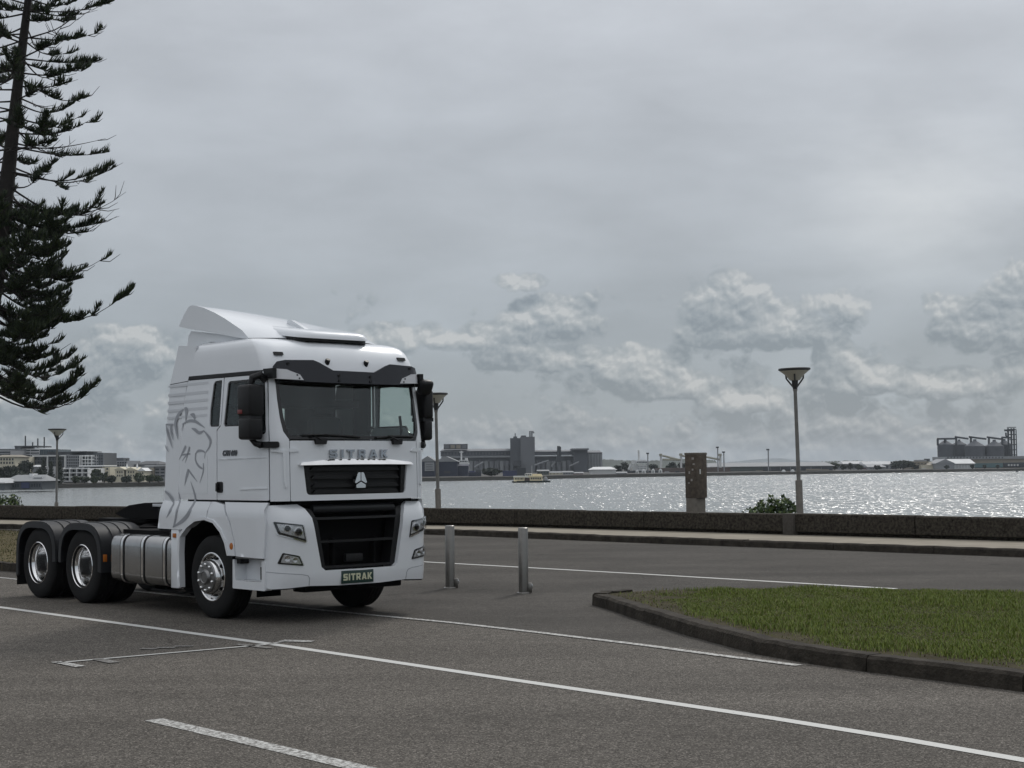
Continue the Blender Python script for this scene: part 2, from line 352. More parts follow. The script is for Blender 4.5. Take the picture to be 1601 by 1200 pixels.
line([(-60, 9.9), (-20.8, 9.76), (-16.4, 9.72), (-14.18, 9.69), (-12.24, 9.61), (-10.32, 9.52), (-8.76, 9.46), (-7.43, 9.40), (-6.27, 9.30), (-5.23, 9.16), (-2, 8.8)], .125, M_PAINT)
line([(-26.9, 12.42), (-16.3, 12.41), (-14.6, 12.46), (-12.9, 12.37), (-11.3, 12.24), (-10.3, 12.1), (-9.09, 11.97)], .11, M_PAINT_OLD, .008)
line([(-24.5, 20.0), (-18.6, 20.12), (-13.5, 20.13)], .13, M_PAINT, parent=far_road)
line([(-40, 20.0), (-26, 20.0)], .13, M_PAINT_OLD, parent=far_road)
line([(-10.66, 6.19), (-9.3, 6.15), (-8.04, 6.10), (-7.6, 6.09)], .15, M_PAINT_OLD)
line([(-14.43, 7.32), (-14.24, 9.62)], .06, M_PAINT, .008)             # parking tee
line([(-14.52, 7.36), (-13.98, 7.34)], .11, M_PAINT_OLD, .008)
line([(-14.40, 7.74), (-14.02, 7.72)], .12, M_PAINT_GHOST, .008)
line([(-14.52, 9.42), (-13.94, 9.46)], .10, M_PAINT_GHOST, .008)
line([(-14.44, 9.94), (-14.12, 10.12)], .16, M_PAINT_OLD, .008)
line([(-14.24, 9.62), (-14.36, 9.92)], .05, M_PAINT_OLD, .008)
for a, b_ in (((-14.90, 8.50), (-14.75, 8.60)), ((-14.86, 8.66), (-14.72, 8.80)), ((-14.84, 8.86), (-14.70, 9.0))): line([a, b_], .10, M_PAINT_GHOST, .008)

# footpath with kerb stones
M_PATH = mat('footpath_concrete', (.27, .243, .198), .9, spec=.1, var=(1.2, .22, 8), bump=(60, .2, .003))
M_KERB = mat('old_kerb_concrete', (.046, .040, .033), .92, spec=.12, var=(5, .6, 8), bump=(30, 1.0, .02))
M_WALL = mat('exposed_aggregate_concrete', (.046, .040, .032), .92, spec=.12, var=(16, 1.0, 6), bump=(50, .9, .012))
WALL = [(90, 31.3), (-18, 31.3), (-33, 30.75), (-37, 30.1), (-46.5, 26.4), (-54, 25.1), (-75, 18.5), (-115, 7.0)]
def along(line_, d0, step=None):
    """points at running length along a polyline"""
    P = [Vector(p) for p in line_]; out = []; L = sum((P[i + 1] - P[i]).length for i in range(len(P) - 1)); d = d0
    while d < L:
        q = d
        for i in range(len(P) - 1):
            l = (P[i + 1] - P[i]).length
            if q <= l: out.append(P[i].lerp(P[i + 1], q/l)); break
            q -= l
        d += step
    return out
fp = [(s, n + .24) for s, n in KERB]; wl = [(s, n + .1) for s, n in WALL]
m = MB(); n_ = len(fp); m.add([sn(s, n, .13) for s, n in fp] + [sn(s, n, .13) for s, n in wl] + [sn(s, n, -.3) for s, n in fp] + [sn(s, n, -.3) for s, n in wl],
    [(i, i + 1, n_ + i + 1, n_ + i) for i in range(n_ - 1)] + [(i, 2*n_ + i, 2*n_ + i + 1, i + 1) for i in range(n_ - 1)])
footpath = m.build('footpath', M_PATH, smooth=0, label='pale concrete footpath along the foot of the sea wall', cat='footpath', kind='structure')
def kerb_stones(pts, parent, inward, h=.15, w=.24, jit=.006):
    """one stone per gap between successive points; inward = sign of the side the ground lies on"""
    for a, b in zip(pts[:-1], pts[1:]):
        t = (b - a); l = t.length; t.normalize(); o = Vector((-t.y, t.x))*inward
        a2, b2 = a + t*.006, b - t*.006; dz = random.uniform(-jit, jit); q = .03
        prof = [(0, -.08), (0.012, h - q), (q + .012, h), (w, h), (w, -.08)]; k = len(prof); ns = max(2, int(l/.22)); vs = []
        for i in range(ns + 1):
            p = a2.lerp(b2, i/ns); jz = random.uniform(-.007, .007); jx = random.uniform(-.008, .008)
            vs += [sn(p.x + o.x*(x + (jx if x < .1 else 0)), p.y + o.y*(x + (jx if x < .1 else 0)), z + dz + (jz if z > 0 else 0)) for x, z in prof]
        MB().add(vs, [tuple(range(k)), tuple(range((ns + 1)*k - 1, ns*k - 1, -1))] + [(r*k + i, (r + 1)*k + i, (r + 1)*k + (i + 1) % k, r*k + (i + 1) % k) for r in range(ns) for i in range(k)]).build('kerb_stone', M_KERB, parent)
kerb_stones(along(KERB, 60, 2.4)[:46], footpath, -1)

# low sea wall of concrete blocks
sea_wall = empty('sea_wall', sn(-30, 31, 0), label='low dark aggregate concrete wall along the water', cat='wall')
joints = [50, 46, 42, 38, 34, 30, 26, 22, 18, 14.2, 10, 6, 2, -2, -6, -9.2, -12.8, -16.6, -20.4, -23.8, -28.4, -30.8, -33.06, -36.6]
WP = []
for s in joints:
    for i in range(len(WALL) - 1):
        if WALL[i][0] >= s >= WALL[i + 1][0]:
            f = (WALL[i][0] - s)/(WALL[i][0] - WALL[i + 1][0]); WP.append(Vector((s, WALL[i][1]*(1 - f) + WALL[i + 1][1]*f))); break
WP += along([(-37, 30.1), (-46.5, 26.4), (-54, 25.1), (-75, 18.5), (-115, 7.0)], 3.2, 3.4)
for a, b in zip(WP[:-1], WP[1:]):
    t = (b - a).normalized(); o = Vector((-t.y, t.x)); o = o if o.y > 0 else -o
    a2, b2 = a + t*.012, b - t*.012; dz = random.uniform(-.012, .012); dn = random.uniform(-.015, .015); h = .63 + dz
    prof = [(dn + .13, -.3), (dn + .13, .185), (dn + .015, .205), (dn, .22), (dn, h - .03), (dn + .03, h), (dn + .42, h), (dn + .45, h - .03), (dn + .45, -.3)]; k = len(prof)
    vs = [sn(p.x + o.x*x, p.y + o.y*x, z) - sn(-30, 31, 0) for p in (a2, b2) for x, z in prof]
    MB().add(vs, [tuple(range(k)), tuple(range(2*k - 1, k - 1, -1))] + [(i, i + k, (i + 1) % k + k, (i + 1) % k) for i in range(k)]).build('concrete_block', M_WALL, sea_wall)
# pier of the wall below the lamp
MB().cbox(-.16, .16, -.10, .3, -.1, .64, .015).build('wall_pier', mat('pier_concrete', (.060, .053, .045), .9, var=(12, .4), bump=(50, .6, .01)), sea_wall, loc=sn(-23.8, 31.1, 0) - sn(-30, 31, 0), rot=(0, 0, -AXIS))

# rock embankment behind the wall, down into the water
m = MB(); P = [Vector(p) for p in WALL]; rows = 7; pts = along([(s, n + .4) for s, n in WALL], 0, 1.2)
for i, p in enumerate(pts):
    for j in range(rows):
        f = j/(rows - 1); m.v.append(sn(p.x + random.uniform(-.3, .3), p.y + f*5 + random.uniform(-.2, .2), .15 - f*3.9 + (random.uniform(-.3, .3) if j else -.05)))
m.f = [(i*rows + j, i*rows + j + 1, (i + 1)*rows + j + 1, (i + 1)*rows + j) for i in range(len(pts) - 1) for j in range(rows - 1)]
m.build('embankment', mat('wet_rock', (.10, .095, .085), .8, var=(2, .4)), smooth=0, label='rock embankment falling from the wall into the water', cat='embankment', kind='structure')

# ------------------------------------------------------------------ grass islands
M_SOIL = mat('island_soil', (.050, .043, .024), .95, spec=.08, var=(3, .5, 8), bump=(40, .6, .02))
M_SOIL_DRY = mat('dry_island_soil', (.100, .083, .045), .95, spec=.08, var=(2.2, .45, 8), bump=(40, .6, .02))
ISLE_R = [(-15.15, 16.05), (-15.18, 15.6), (-14.98, 15.27), (-14.45, 14.98), (-12.95, 14.06), (-11.54, 13.24), (-9.96, 12.42), (-9.14, 12.16), (-8.4, 12.03), (-6.77, 11.85), (0, 11.7), (16, 11.6),
          (16, 19.65), (0, 19.6), (-10.98, 19.32), (-12.5, 18.72), (-13.7, 18.1), (-14.6, 17.3), (-15.0, 16.6)]
ISLE_L = [(-24.2, 15.2), (-24.6, 14.2), (-25.6, 13.66), (-28.4, 13.5), (-40, 13.5), (-62, 13.5), (-62, 17.5), (-52, 19.6), (-44, 20.6), (-27, 20.4), (-25, 19.6), (-24.2, 18.0)]
def island(outline, name, m_soil, lab):
    c = Vector((sum(p[0] for p in outline)/len(outline), sum(p[1] for p in outline)/len(outline)))
    ins = []
    for i in range(len(outline)):
        p0, p1, p2 = Vector(outline[i - 1]), Vector(outline[i]), Vector(outline[(i + 1) % len(outline)])
        t = ((p1 - p0).normalized() + (p2 - p1).normalized()).normalized(); ins.append(tuple(p1 + Vector((-t.y, t.x))*.2))
    o = patch(ins, [], lambda a, b, off: sn(a, b, off), -.1, .135, 1.2).build(name, m_soil, label=lab, cat='ground', kind='structure', smooth=0)
    dn = []
    for i in range(len(outline)):
        p, q = Vector(outline[i]), Vector(outline[(i + 1) % len(outline)]); k = max(1, round((q - p).length/1.5)); dn += [p.lerp(q, j/k) for j in range(k)]
    run = []                                     # the green island has no raised kerb along its far side
    for p in dn + [dn[0]]:
        if outline is ISLE_R and p.y > 16.4:
            if len(run) > 1: kerb_stones(run, o, 1, h=.155, w=.2)
            run = []
        else: run.append(p)
    if len(run) > 1: kerb_stones(run, o, 1, h=.155, w=.2)
    return ins
insR = island(ISLE_R, 'island', M_SOIL, 'kerbed island with green grass in front of the bollards')
insL = island(ISLE_L, 'island', M_SOIL_DRY, 'kerbed island with dry grass behind the truck rear wheels')

def in_poly(c, poly):
    r = np.zeros(len(c), bool)
    for (x1, y1), (x2, y2) in zip(poly, poly[1:] + poly[:1]):
        if y1 == y2: continue
        r ^= ((y1 > c[:, 1]) != (y2 > c[:, 1])) & (c[:, 0] < (x2 - x1)*(c[:, 1] - y1)/(y2 - y1) + x1)
    return r
def grass_mesh(poly, count, hmin, hmax, cols, wide=.006, keep=None):
    P = np.array(poly); lo, hi = P.min(0), P.max(0); got = []
    while sum(len(g) for g in got) < count:
        c = RNG.uniform(lo, hi, (count*2, 2)); c = c[in_poly(c, poly)]
        if keep is not None: c = c[keep(c)]
        got.append(c)
    pts = np.concatenate(got)[:count]; n = len(pts)
    clump = np.clip(.45 + .25*np.sin(pts[:, 0]*2.1 + 1.3*np.sin(pts[:, 1]*1.7)) + .25*np.sin(pts[:, 1]*3.3 + pts[:, 0]*1.1) + .25*np.sin(pts[:, 0]*7.3 + 2*np.sin(pts[:, 1]*5.1)), 0, 1.2)
    h = (hmin + (hmax - hmin)*RNG.random(n)*(.15 + .85*clump)); az = RNG.uniform(0, 2*np.pi, n); lean = RNG.uniform(.15, .75, n)*h
    base = np.stack([DV.x*pts[:, 0] + NV.x*pts[:, 1], DV.y*pts[:, 0] + NV.y*pts[:, 1], np.full(n, .128)], 1)
    side = np.stack([np.cos(az + 1.57), np.sin(az + 1.57), np.zeros(n)], 1)*wide; fw = np.stack([np.cos(az), np.sin(az), np.zeros(n)], 1)
    up = np.array([0, 0, 1.0])
    v = np.stack([base - side, base + side, base + fw*(lean*.35)[:, None] + up*(h*.6)[:, None] + side*.7, base + fw*(lean*.35)[:, None] + up*(h*.6)[:, None] - side*.7, base + fw*lean[:, None] + up*h[:, None]], 1).reshape(-1, 3)
    me = bpy.data.meshes.new('grass'); i5 = np.arange(n)*5
    loops = np.stack([i5, i5 + 1, i5 + 2, i5 + 3, i5 + 3, i5 + 2, i5 + 4], 1).reshape(-1)
    me.vertices.add(n*5); me.vertices.foreach_set('co', v.reshape(-1)); me.loops.add(n*7); me.loops.foreach_set('vertex_index', loops)
    me.polygons.add(n*2); st = np.stack([np.arange(n)*7, np.arange(n)*7 + 4], 1).reshape(-1); me.polygons.foreach_set('loop_start', st)
    me.polygons.foreach_set('material_index', np.repeat(RNG.choice(len(cols), n, p=[c[1] for c in cols]), 2))
    me.update(calc_edges=True); me.validate()
    for i, c in enumerate(cols):
        g = mat('grass_blade_%02x%02x' % (int(c[0][0]*255), int(c[0][1]*255)), c[0], .55, spec=.3); me.materials.append(g)
    return me
GC = [((.130, .180, .026), .32), ((.180, .220, .040), .36), ((.085, .130, .020), .16), ((.20, .20, .080), .09), ((.22, .18, .10), .07)]
def edge_dist(c, poly):
    d = np.full(len(c), 9.0)
    for a, b in zip(poly, poly[1:] + poly[:1]):
        a = np.array(a); e = np.array(b) - a; t = np.clip(((c - a) @ e)/(e @ e), 0, 1); d = np.minimum(d, np.linalg.norm(c - a - t[:, None]*e, axis=1))
    return d
def lawn(q):
    x, y = q[:, 0], q[:, 1]; d = edge_dist(q, insR); w = .16 + .12*np.sin(x*2.3) + .10*np.sin(x*5.1 + y*3) + .5*(x < -13.7) - .45*(y > 16.6)
    c = np.sin(x*1.9 + 2*np.sin(y*1.3))*np.sin(y*2.4 + x*.7)
    return RNG.random(len(q)) < np.clip((d - w)*3.0, .04, 1.0)*(.88 + .12*c)
link('grass', grass_mesh([(-15.0, 15.9), (-14.8, 15.4), (-12.85, 14.25), (-11.4, 13.45), (-9.9, 12.62), (-9.0, 12.35), (-6.7, 12.05), (-2, 11.95), (-2, 19.5), (-10.95, 19.25), (-12.4, 18.66), (-13.6, 18.02), (-14.5, 17.2)], 310000, .012, .080, GC, .0042, lawn),
     label='lush green grass growing on the kerbed island', cat='grass', kind='stuff')
link('grass', grass_mesh(insR, 14000, .015, .045, [((.10, .085, .05), .5), ((.13, .10, .055), .3), ((.06, .08, .025), .2)], .008), label='short dry grass and litter round the edge of the green island', cat='grass', kind='stuff')
link('grass', grass_mesh(insL, 26000, .015, .07, [((.15, .125, .06), .4), ((.10, .10, .035), .35), ((.06, .075, .022), .25)], .012), label='thin brown and green grass on the island behind the truck', cat='grass', kind='stuff')

# ------------------------------------------------------------------ water
FACET = (.56, .57)
def water_material():
    m = bpy.data.materials.new('harbour_water'); m.use_nodes = True; nt, b, L = nodes_of(m)
    b.inputs['Base Color'].default_value = (.20, .215, .212, 1); b.inputs['Roughness'].default_value = .16; b.inputs['IOR'].default_value = 1.333
    g = nt.nodes.new('ShaderNodeNewGeometry')
    def wave(sx, sy, ang, detail, rough):
        mp = nt.nodes.new('ShaderNodeMapping'); mp.inputs['Scale'].default_value = (1/sx, 1/sy, 1); mp.inputs['Rotation'].default_value = (0, 0, ang); L(g.outputs['Position'], mp.inputs[0])
        n = nt.nodes.new('ShaderNodeTexNoise'); n.inputs['Scale'].default_value = 1; n.inputs['Detail'].default_value = detail; n.inputs['Roughness'].default_value = rough; L(mp.outputs[0], n.inputs['Vector'])
        return n.outputs['Fac']
    def mm(op, x, y):
        n = nt.nodes.new('ShaderNodeMath'); n.operation = op
        for i, q in enumerate((x, y)):
            if isinstance(q, float): n.inputs[i].default_value = q
            else: L(q, n.inputs[i])
        return n.outputs[0]
    # small facets of chop, each with its own slope, on a longer swell
    mp = nt.nodes.new('ShaderNodeMapping'); mp.inputs['Scale'].default_value = (1/.18, 1/2.3, 1); mp.inputs['Rotation'].default_value = (0, 0, R_(5)); L(g.outputs['Position'], mp.inputs[0])
    vo = nt.nodes.new('ShaderNodeTexVoronoi'); vo.voronoi_dimensions = '2D'; vo.inputs['Scale'].default_value = 1.0; L(mp.outputs[0], vo.inputs['Vector'])
    sc = nt.nodes.new('ShaderNodeSeparateColor'); L(vo.outputs['Color'], sc.inputs[0]); r_, g_, b_ = sc.outputs[0], sc.outputs[1], sc.outputs[2]
    gust = nt.nodes.new('ShaderNodeMapRange'); gust.inputs[1].default_value = .35; gust.inputs[2].default_value = .65; gust.inputs[3].default_value = .55; gust.inputs[4].default_value = 1.15; L(wave(30.0, 45.0, R_(20), 3, .6), gust.inputs[0])
    sx = mm('MULTIPLY', mm('MULTIPLY', mm('SUBTRACT', r_, .5), FACET[0]), gust.outputs[0]); sy = mm('MULTIPLY', mm('MULTIPLY', mm('SUBTRACT', mm('ADD', g_, b_), 1.0), FACET[1]), gust.outputs[0])
    nv = nt.nodes.new('ShaderNodeCombineXYZ'); L(sx, nv.inputs[0]); L(sy, nv.inputs[1]); nv.inputs[2].default_value = 1.0
    nn = nt.nodes.new('ShaderNodeVectorMath'); nn.operation = 'NORMALIZE'; L(nv.outputs[0], nn.inputs[0])
    c = wave(3.4, 2.4, R_(-9), 2, .5); d = wave(30, 18, R_(12), 2, .5)
    h = mm('ADD', mm('MULTIPLY', c, 1.0), mm('MULTIPLY', d, 1.5))
    bp = nt.nodes.new('ShaderNodeBump'); bp.inputs['Strength'].default_value = 1.0; bp.inputs['Distance'].default_value = .85; bp.inputs['Filter Width'].default_value = .01
    L(h, bp.inputs['Height']); L(nn.outputs[0], bp.inputs['Normal']); L(bp.outputs[0], b.inputs['Normal'])
    return m
WZ = -3.2
MB().add([(-6000, 20, WZ), (6000, 20, WZ), (6000, 9000, WZ), (-6000, 9000, WZ)], [(0, 1, 2, 3)]).build('water', water_material(), smooth=0, label='grey rippled harbour water with glints of sun', cat='water', kind='structure')
# ------------------------------------------------------------------ the truck
# local frame: x forward from the front axle, y to the truck's left, z up.  T(u, v, z) takes v to the truck's right.
truck = empty('truck', (-2.89, 20.85, 0), -AXIS, label='white three-axle tractor truck with lion drawing on its side', cat='truck')
def T(u, v, z): return Vector((u, -v, z))
M_WHITE = mat('white_truck_paint', (.73, .755, .785), .20, coat=.8, spec=.5, var=(1.5, .025))
M_BLACK = mat('black_plastic', (.0065, .0066, .0075), .5, spec=.35, var=(6, .2))
M_DARK = mat('dark_underbody', (.003, .003, .0035), .9, spec=.2)
M_GUARD = mat('mudguard_plastic', (.011, .012, .0145), .5, spec=.4, var=(3, .2), bump=(60, .1, .002))
M_RUBBER = mat('tyre_rubber', (.0065, .0065, .007), .75, spec=.3, var=(8, .25))
M_CHROME = mat('chrome', (.80, .80, .80), .12, 1.0)
M_ALU = mat('polished_aluminium', (.74, .74, .74), .11, 1.0, var=(4, .08))
M_TANK = mat('brushed_tank_aluminium', (.42, .42, .42), .21, 1.0, var=(2.5, .10), bump=(9, .05, .01))
M_VISOR = mat('smoked_visor', (.020, .021, .027), .25, spec=.45)
M_GREY = mat('grey_decal', (.30, .315, .345), .3, coat=.4)
M_STRIPE = mat('pale_grey', (.56, .58, .61), .3, coat=.4)
M_AMBER = mat('amber_lens', (.42, .13, .02), .25)
M_LENS = mat('lamp_inner', (.80, .81, .83), .22, .7, var=(40, .45))
M_INTERIOR = mat('cab_trim', (.030, .031, .033), .8, var=(3, .2))
M_SEAT = mat('seat_cloth', (.045, .047, .05), .9)
M_GLASSEDGE = mat('black_glass_frit', (.010, .010, .011), .2)
def glass_mat(name, tint, gloss_min):
    m = bpy.data.materials.new(name); m.use_nodes = True; nt = m.node_tree; nt.nodes.clear(); L = nt.links.new
    t = nt.nodes.new('ShaderNodeBsdfTransparent'); t.inputs[0].default_value = (*tint, 1)
    g = nt.nodes.new('ShaderNodeBsdfGlossy'); g.inputs['Roughness'].default_value = .015; g.inputs[0].default_value = (.9, .93, .95, 1)
    f = nt.nodes.new('ShaderNodeLayerWeight'); f.inputs[0].default_value = .5
    p5 = nt.nodes.new('ShaderNodeMath'); p5.operation = 'POWER'; p5.inputs[1].default_value = 5.0; L(f.outputs['Facing'], p5.inputs[0])
    a = nt.nodes.new('ShaderNodeMath'); a.operation = 'MULTIPLY_ADD'; a.inputs[1].default_value = .9; a.inputs[2].default_value = .025 + gloss_min; L(p5.outputs[0], a.inputs[0])
    x = nt.nodes.new('ShaderNodeMixShader'); L(a.outputs[0], x.inputs[0]); L(t.outputs[0], x.inputs[1]); L(g.outputs[0], x.inputs[2])
    o = nt.nodes.new('ShaderNodeOutputMaterial'); L(x.outputs[0], o.inputs[0]); return m
M_GLASS = glass_mat('window_glass', (.86, .90, .885), .01); M_LAMPGLASS = glass_mat('lamp_glass', (.9, .9, .9), .02)

# the cab skin as a developable surface: t runs round the plan outline from the middle of the front, z is height
def lerp_tab(z, tab):
    if z <= tab[0][0]: return tab[0][1]
    for (a, p), (b, q) in zip(tab[:-1], tab[1:]):
        if z <= b: return p + (q - p)*(z - a)/(b - a)
    return tab[-1][1]
CW = [(0.3, 1.22), (2.4, 1.22), (3.0, 1.19), (3.3, 1.175)]
CF = [(1.4, 1.47), (2.2, 1.45), (2.95, 1.29), (3.15, 1.22), (3.3, 1.14)]
BF = [(0.3, 1.45), (0.55, 1.50), (1.17, 1.50), (1.27, 1.485), (1.36, 1.44), (1.45, 1.36)]
U0, RC, BOW, ARC = 1.06, .27, .07, .42; T1 = 1.22 - RC; TS = T1 + ARC
def skin(t, z, tab):
    s = 1 if t >= 0 else -1; t = abs(t); w = lerp_tab(z, CW); uf = lerp_tab(z, tab)
    if t <= T1: return uf - BOW*(t/T1)**2, s*t*(w - RC)/T1
    if t <= TS: ph = (t - T1)/ARC*math.pi/2; return U0 + (uf - BOW - U0)*math.cos(ph), s*(w - RC + RC*math.sin(ph))
    return U0 - (t - TS), s*w
def fmap_of(tab):
    def f(t, z, off):
        u, v = skin(t, z, tab)
        if off == 0: return T(u, v, z)
        u2, v2 = skin(t + .01, z, tab); u1, v1 = skin(t - .01, z, tab); q = math.hypot(u2 - u1, v2 - v1)
        return T(u + (v2 - v1)/q*off, v - (u2 - u1)/q*off, z)
    return f
CAB, BUMP = fmap_of(CF), fmap_of(BF)
def SKIRT(t, z, off): return CAB(t, z, off if off <= 0 else off*(1 - .9*min(1, max(0, (z - 1.33)/.12))))
def su(u): return TS + U0 - u                      # side position u -> t
def mir(poly): return [(-a, b) for a, b in poly]
def sheetp(name, outline, m, parent=truck, holes=(), f=CAB, o0=-.03, o1=0.0, step=.09, **k):
    return patch(outline, list(holes), f, o0, o1, step).build(name, m, parent, smooth=40, **k)
cab = empty('cab'); cab.parent = truck
def cabp(*a, **k): return sheetp(*a, parent=cab, **k)
# front panel with the upper grille opening
GR = fillet([(.80, 1.90), (.76, 1.535), (-.76, 1.535), (-.80, 1.90)], [.01, .05, .05, .01])
front = cabp('front_panel', fillet([(-.975, 1.465), (.975, 1.465), (.975, 2.19), (-.975, 2.19)], .02), M_WHITE, holes=[GR])
sheetp('grille_back', [(.84, 1.93), (.80, 1.50), (-.80, 1.50), (-.84, 1.93)], M_BLACK, front, o0=-.10, o1=-.07)
for z, hw in ((1.835, .70), (1.735, .69), (1.635, .68), (1.56, .67)):
    sheetp('grille_slat', fillet([(hw, z - .012), (-hw, z - .012), (-hw + .05, z + .034), (hw - .05, z + .034)], .008), M_BLACK, front, o0=-.075, o1=-.028)
for s in (1, -1):
    sheetp('grille_side', [(s*.79, 1.9), (s*.75, 1.54), (s*.69, 1.54), (s*.71, 1.9)], M_BLACK, front, o0=-.08, o1=-.018)
def TRIM(t, z, off): return CAB(t, z, off if off <= 0 else off*max(.12, 1 - max(0, z - 1.90)/.065))
sheetp('grille_trim', fillet([(.87, 1.893), (.44, 1.898), (0, 1.90), (-.44, 1.898), (-.87, 1.893), (-.84, 1.925), (-.44, 1.962), (0, 1.968), (.44, 1.962), (.84, 1.925)], .004), M_ALU, front, f=TRIM, o0=-.01, o1=.055, step=.035)
# three-lobed badge
bad = empty('badge'); bad.parent = front; bad.location = (1.475, 0, 1.705)
def lobe(pts, name='badge_lobe'):
    MB().prism(pts, lambda a, b: Vector((-.005, -a, b)), lambda a, b: Vector((.022, -a*.93, b*.93))).build(name, M_CHROME, bad)
lobe([(.006, -.005), (.006, .100), (.036, .104), (.052, .09), (.098, -.028), (.082, -.042)]); lobe([(-.006, -.005), (-.006, .100), (-.036, .104), (-.052, .09), (-.098, -.028), (-.082, -.042)])
lobe([(0, -.022), (.078, -.062), (.074, -.102), (-.074, -.102), (-.078, -.062)])
# chrome letters on the front panel
GLYPH = {'S': (1.0, [(0, 0), (.88, 0), (1, .12), (1, .5), (.88, .62), (.30, .62), (.30, .76), (1, .76), (1, 1), (.12, 1), (0, .88), (0, .5), (.12, .38), (.70, .38), (.70, .24), (0, .24)], []), 'I': (.32, [(0, 0), (.32, 0), (.32, 1), (0, 1)], []),
         'T': (1.0, [(.34, 0), (.66, 0), (.66, .75), (1, .75), (1, 1), (0, 1), (0, .75), (.34, .75)], []), 'R': (1.05, [(0, 0), (.30, 0), (.30, .28), (.48, .28), (.72, 0), (1.07, 0), (.82, .31), (1, .45), (1, .87), (.87, 1), (0, 1)], [[(.30, .52), (.70, .52), (.70, .76), (.30, .76)]]),
         'A': (1.15, [(0, 0), (.32, 0), (.39, .18), (.77, .18), (.84, 0), (1.16, 0), (.75, 1), (.41, 1)], [[(.47, .40), (.69, .40), (.58, .72)]]), 'K': (1.08, [(0, 0), (.30, 0), (.30, .35), (.40, .35), (.70, 0), (1.09, 0), (.60, .52), (1.06, 1), (.68, 1), (.40, .66), (.30, .66), (.30, 1), (0, 1)], [])}
def glyph(ch, h, wide, depth, m):
    w, o, hs = GLYPH[ch]; sc = lambda p: ((p[0] - w/2)*h*wide, (p[1] - .5)*h)
    return patch([sc(p) for p in o], [[sc(p) for p in q] for q in hs], lambda a, b, d: Vector((a, b, d)), -depth, depth, .2).mesh('letter', m, 30)
WORD = 'SITRAK'
def advance(h, wide, gap):
    ws = [GLYPH[c][0]*h*wide for c in WORD]; x = 0; out = []
    for w in ws: out.append(x + w/2); x += w + gap
    return [q - (x - gap)/2 for q in out]
for ch, q in zip(WORD, advance(.100, 1.08, .058)):
    t = -q; u, v = skin(t, 2.03, CF); tw = math.atan2(2*BOW*t/T1**2, 1)
    link('letter', glyph(ch, .100, 1.08, .016, mat('letter_chrome', (.40, .41, .43), .10, 1.0)), front, loc=T(u + .014, v, 2.032), rot=(math.pi/2, 0, math.pi/2 - tw))
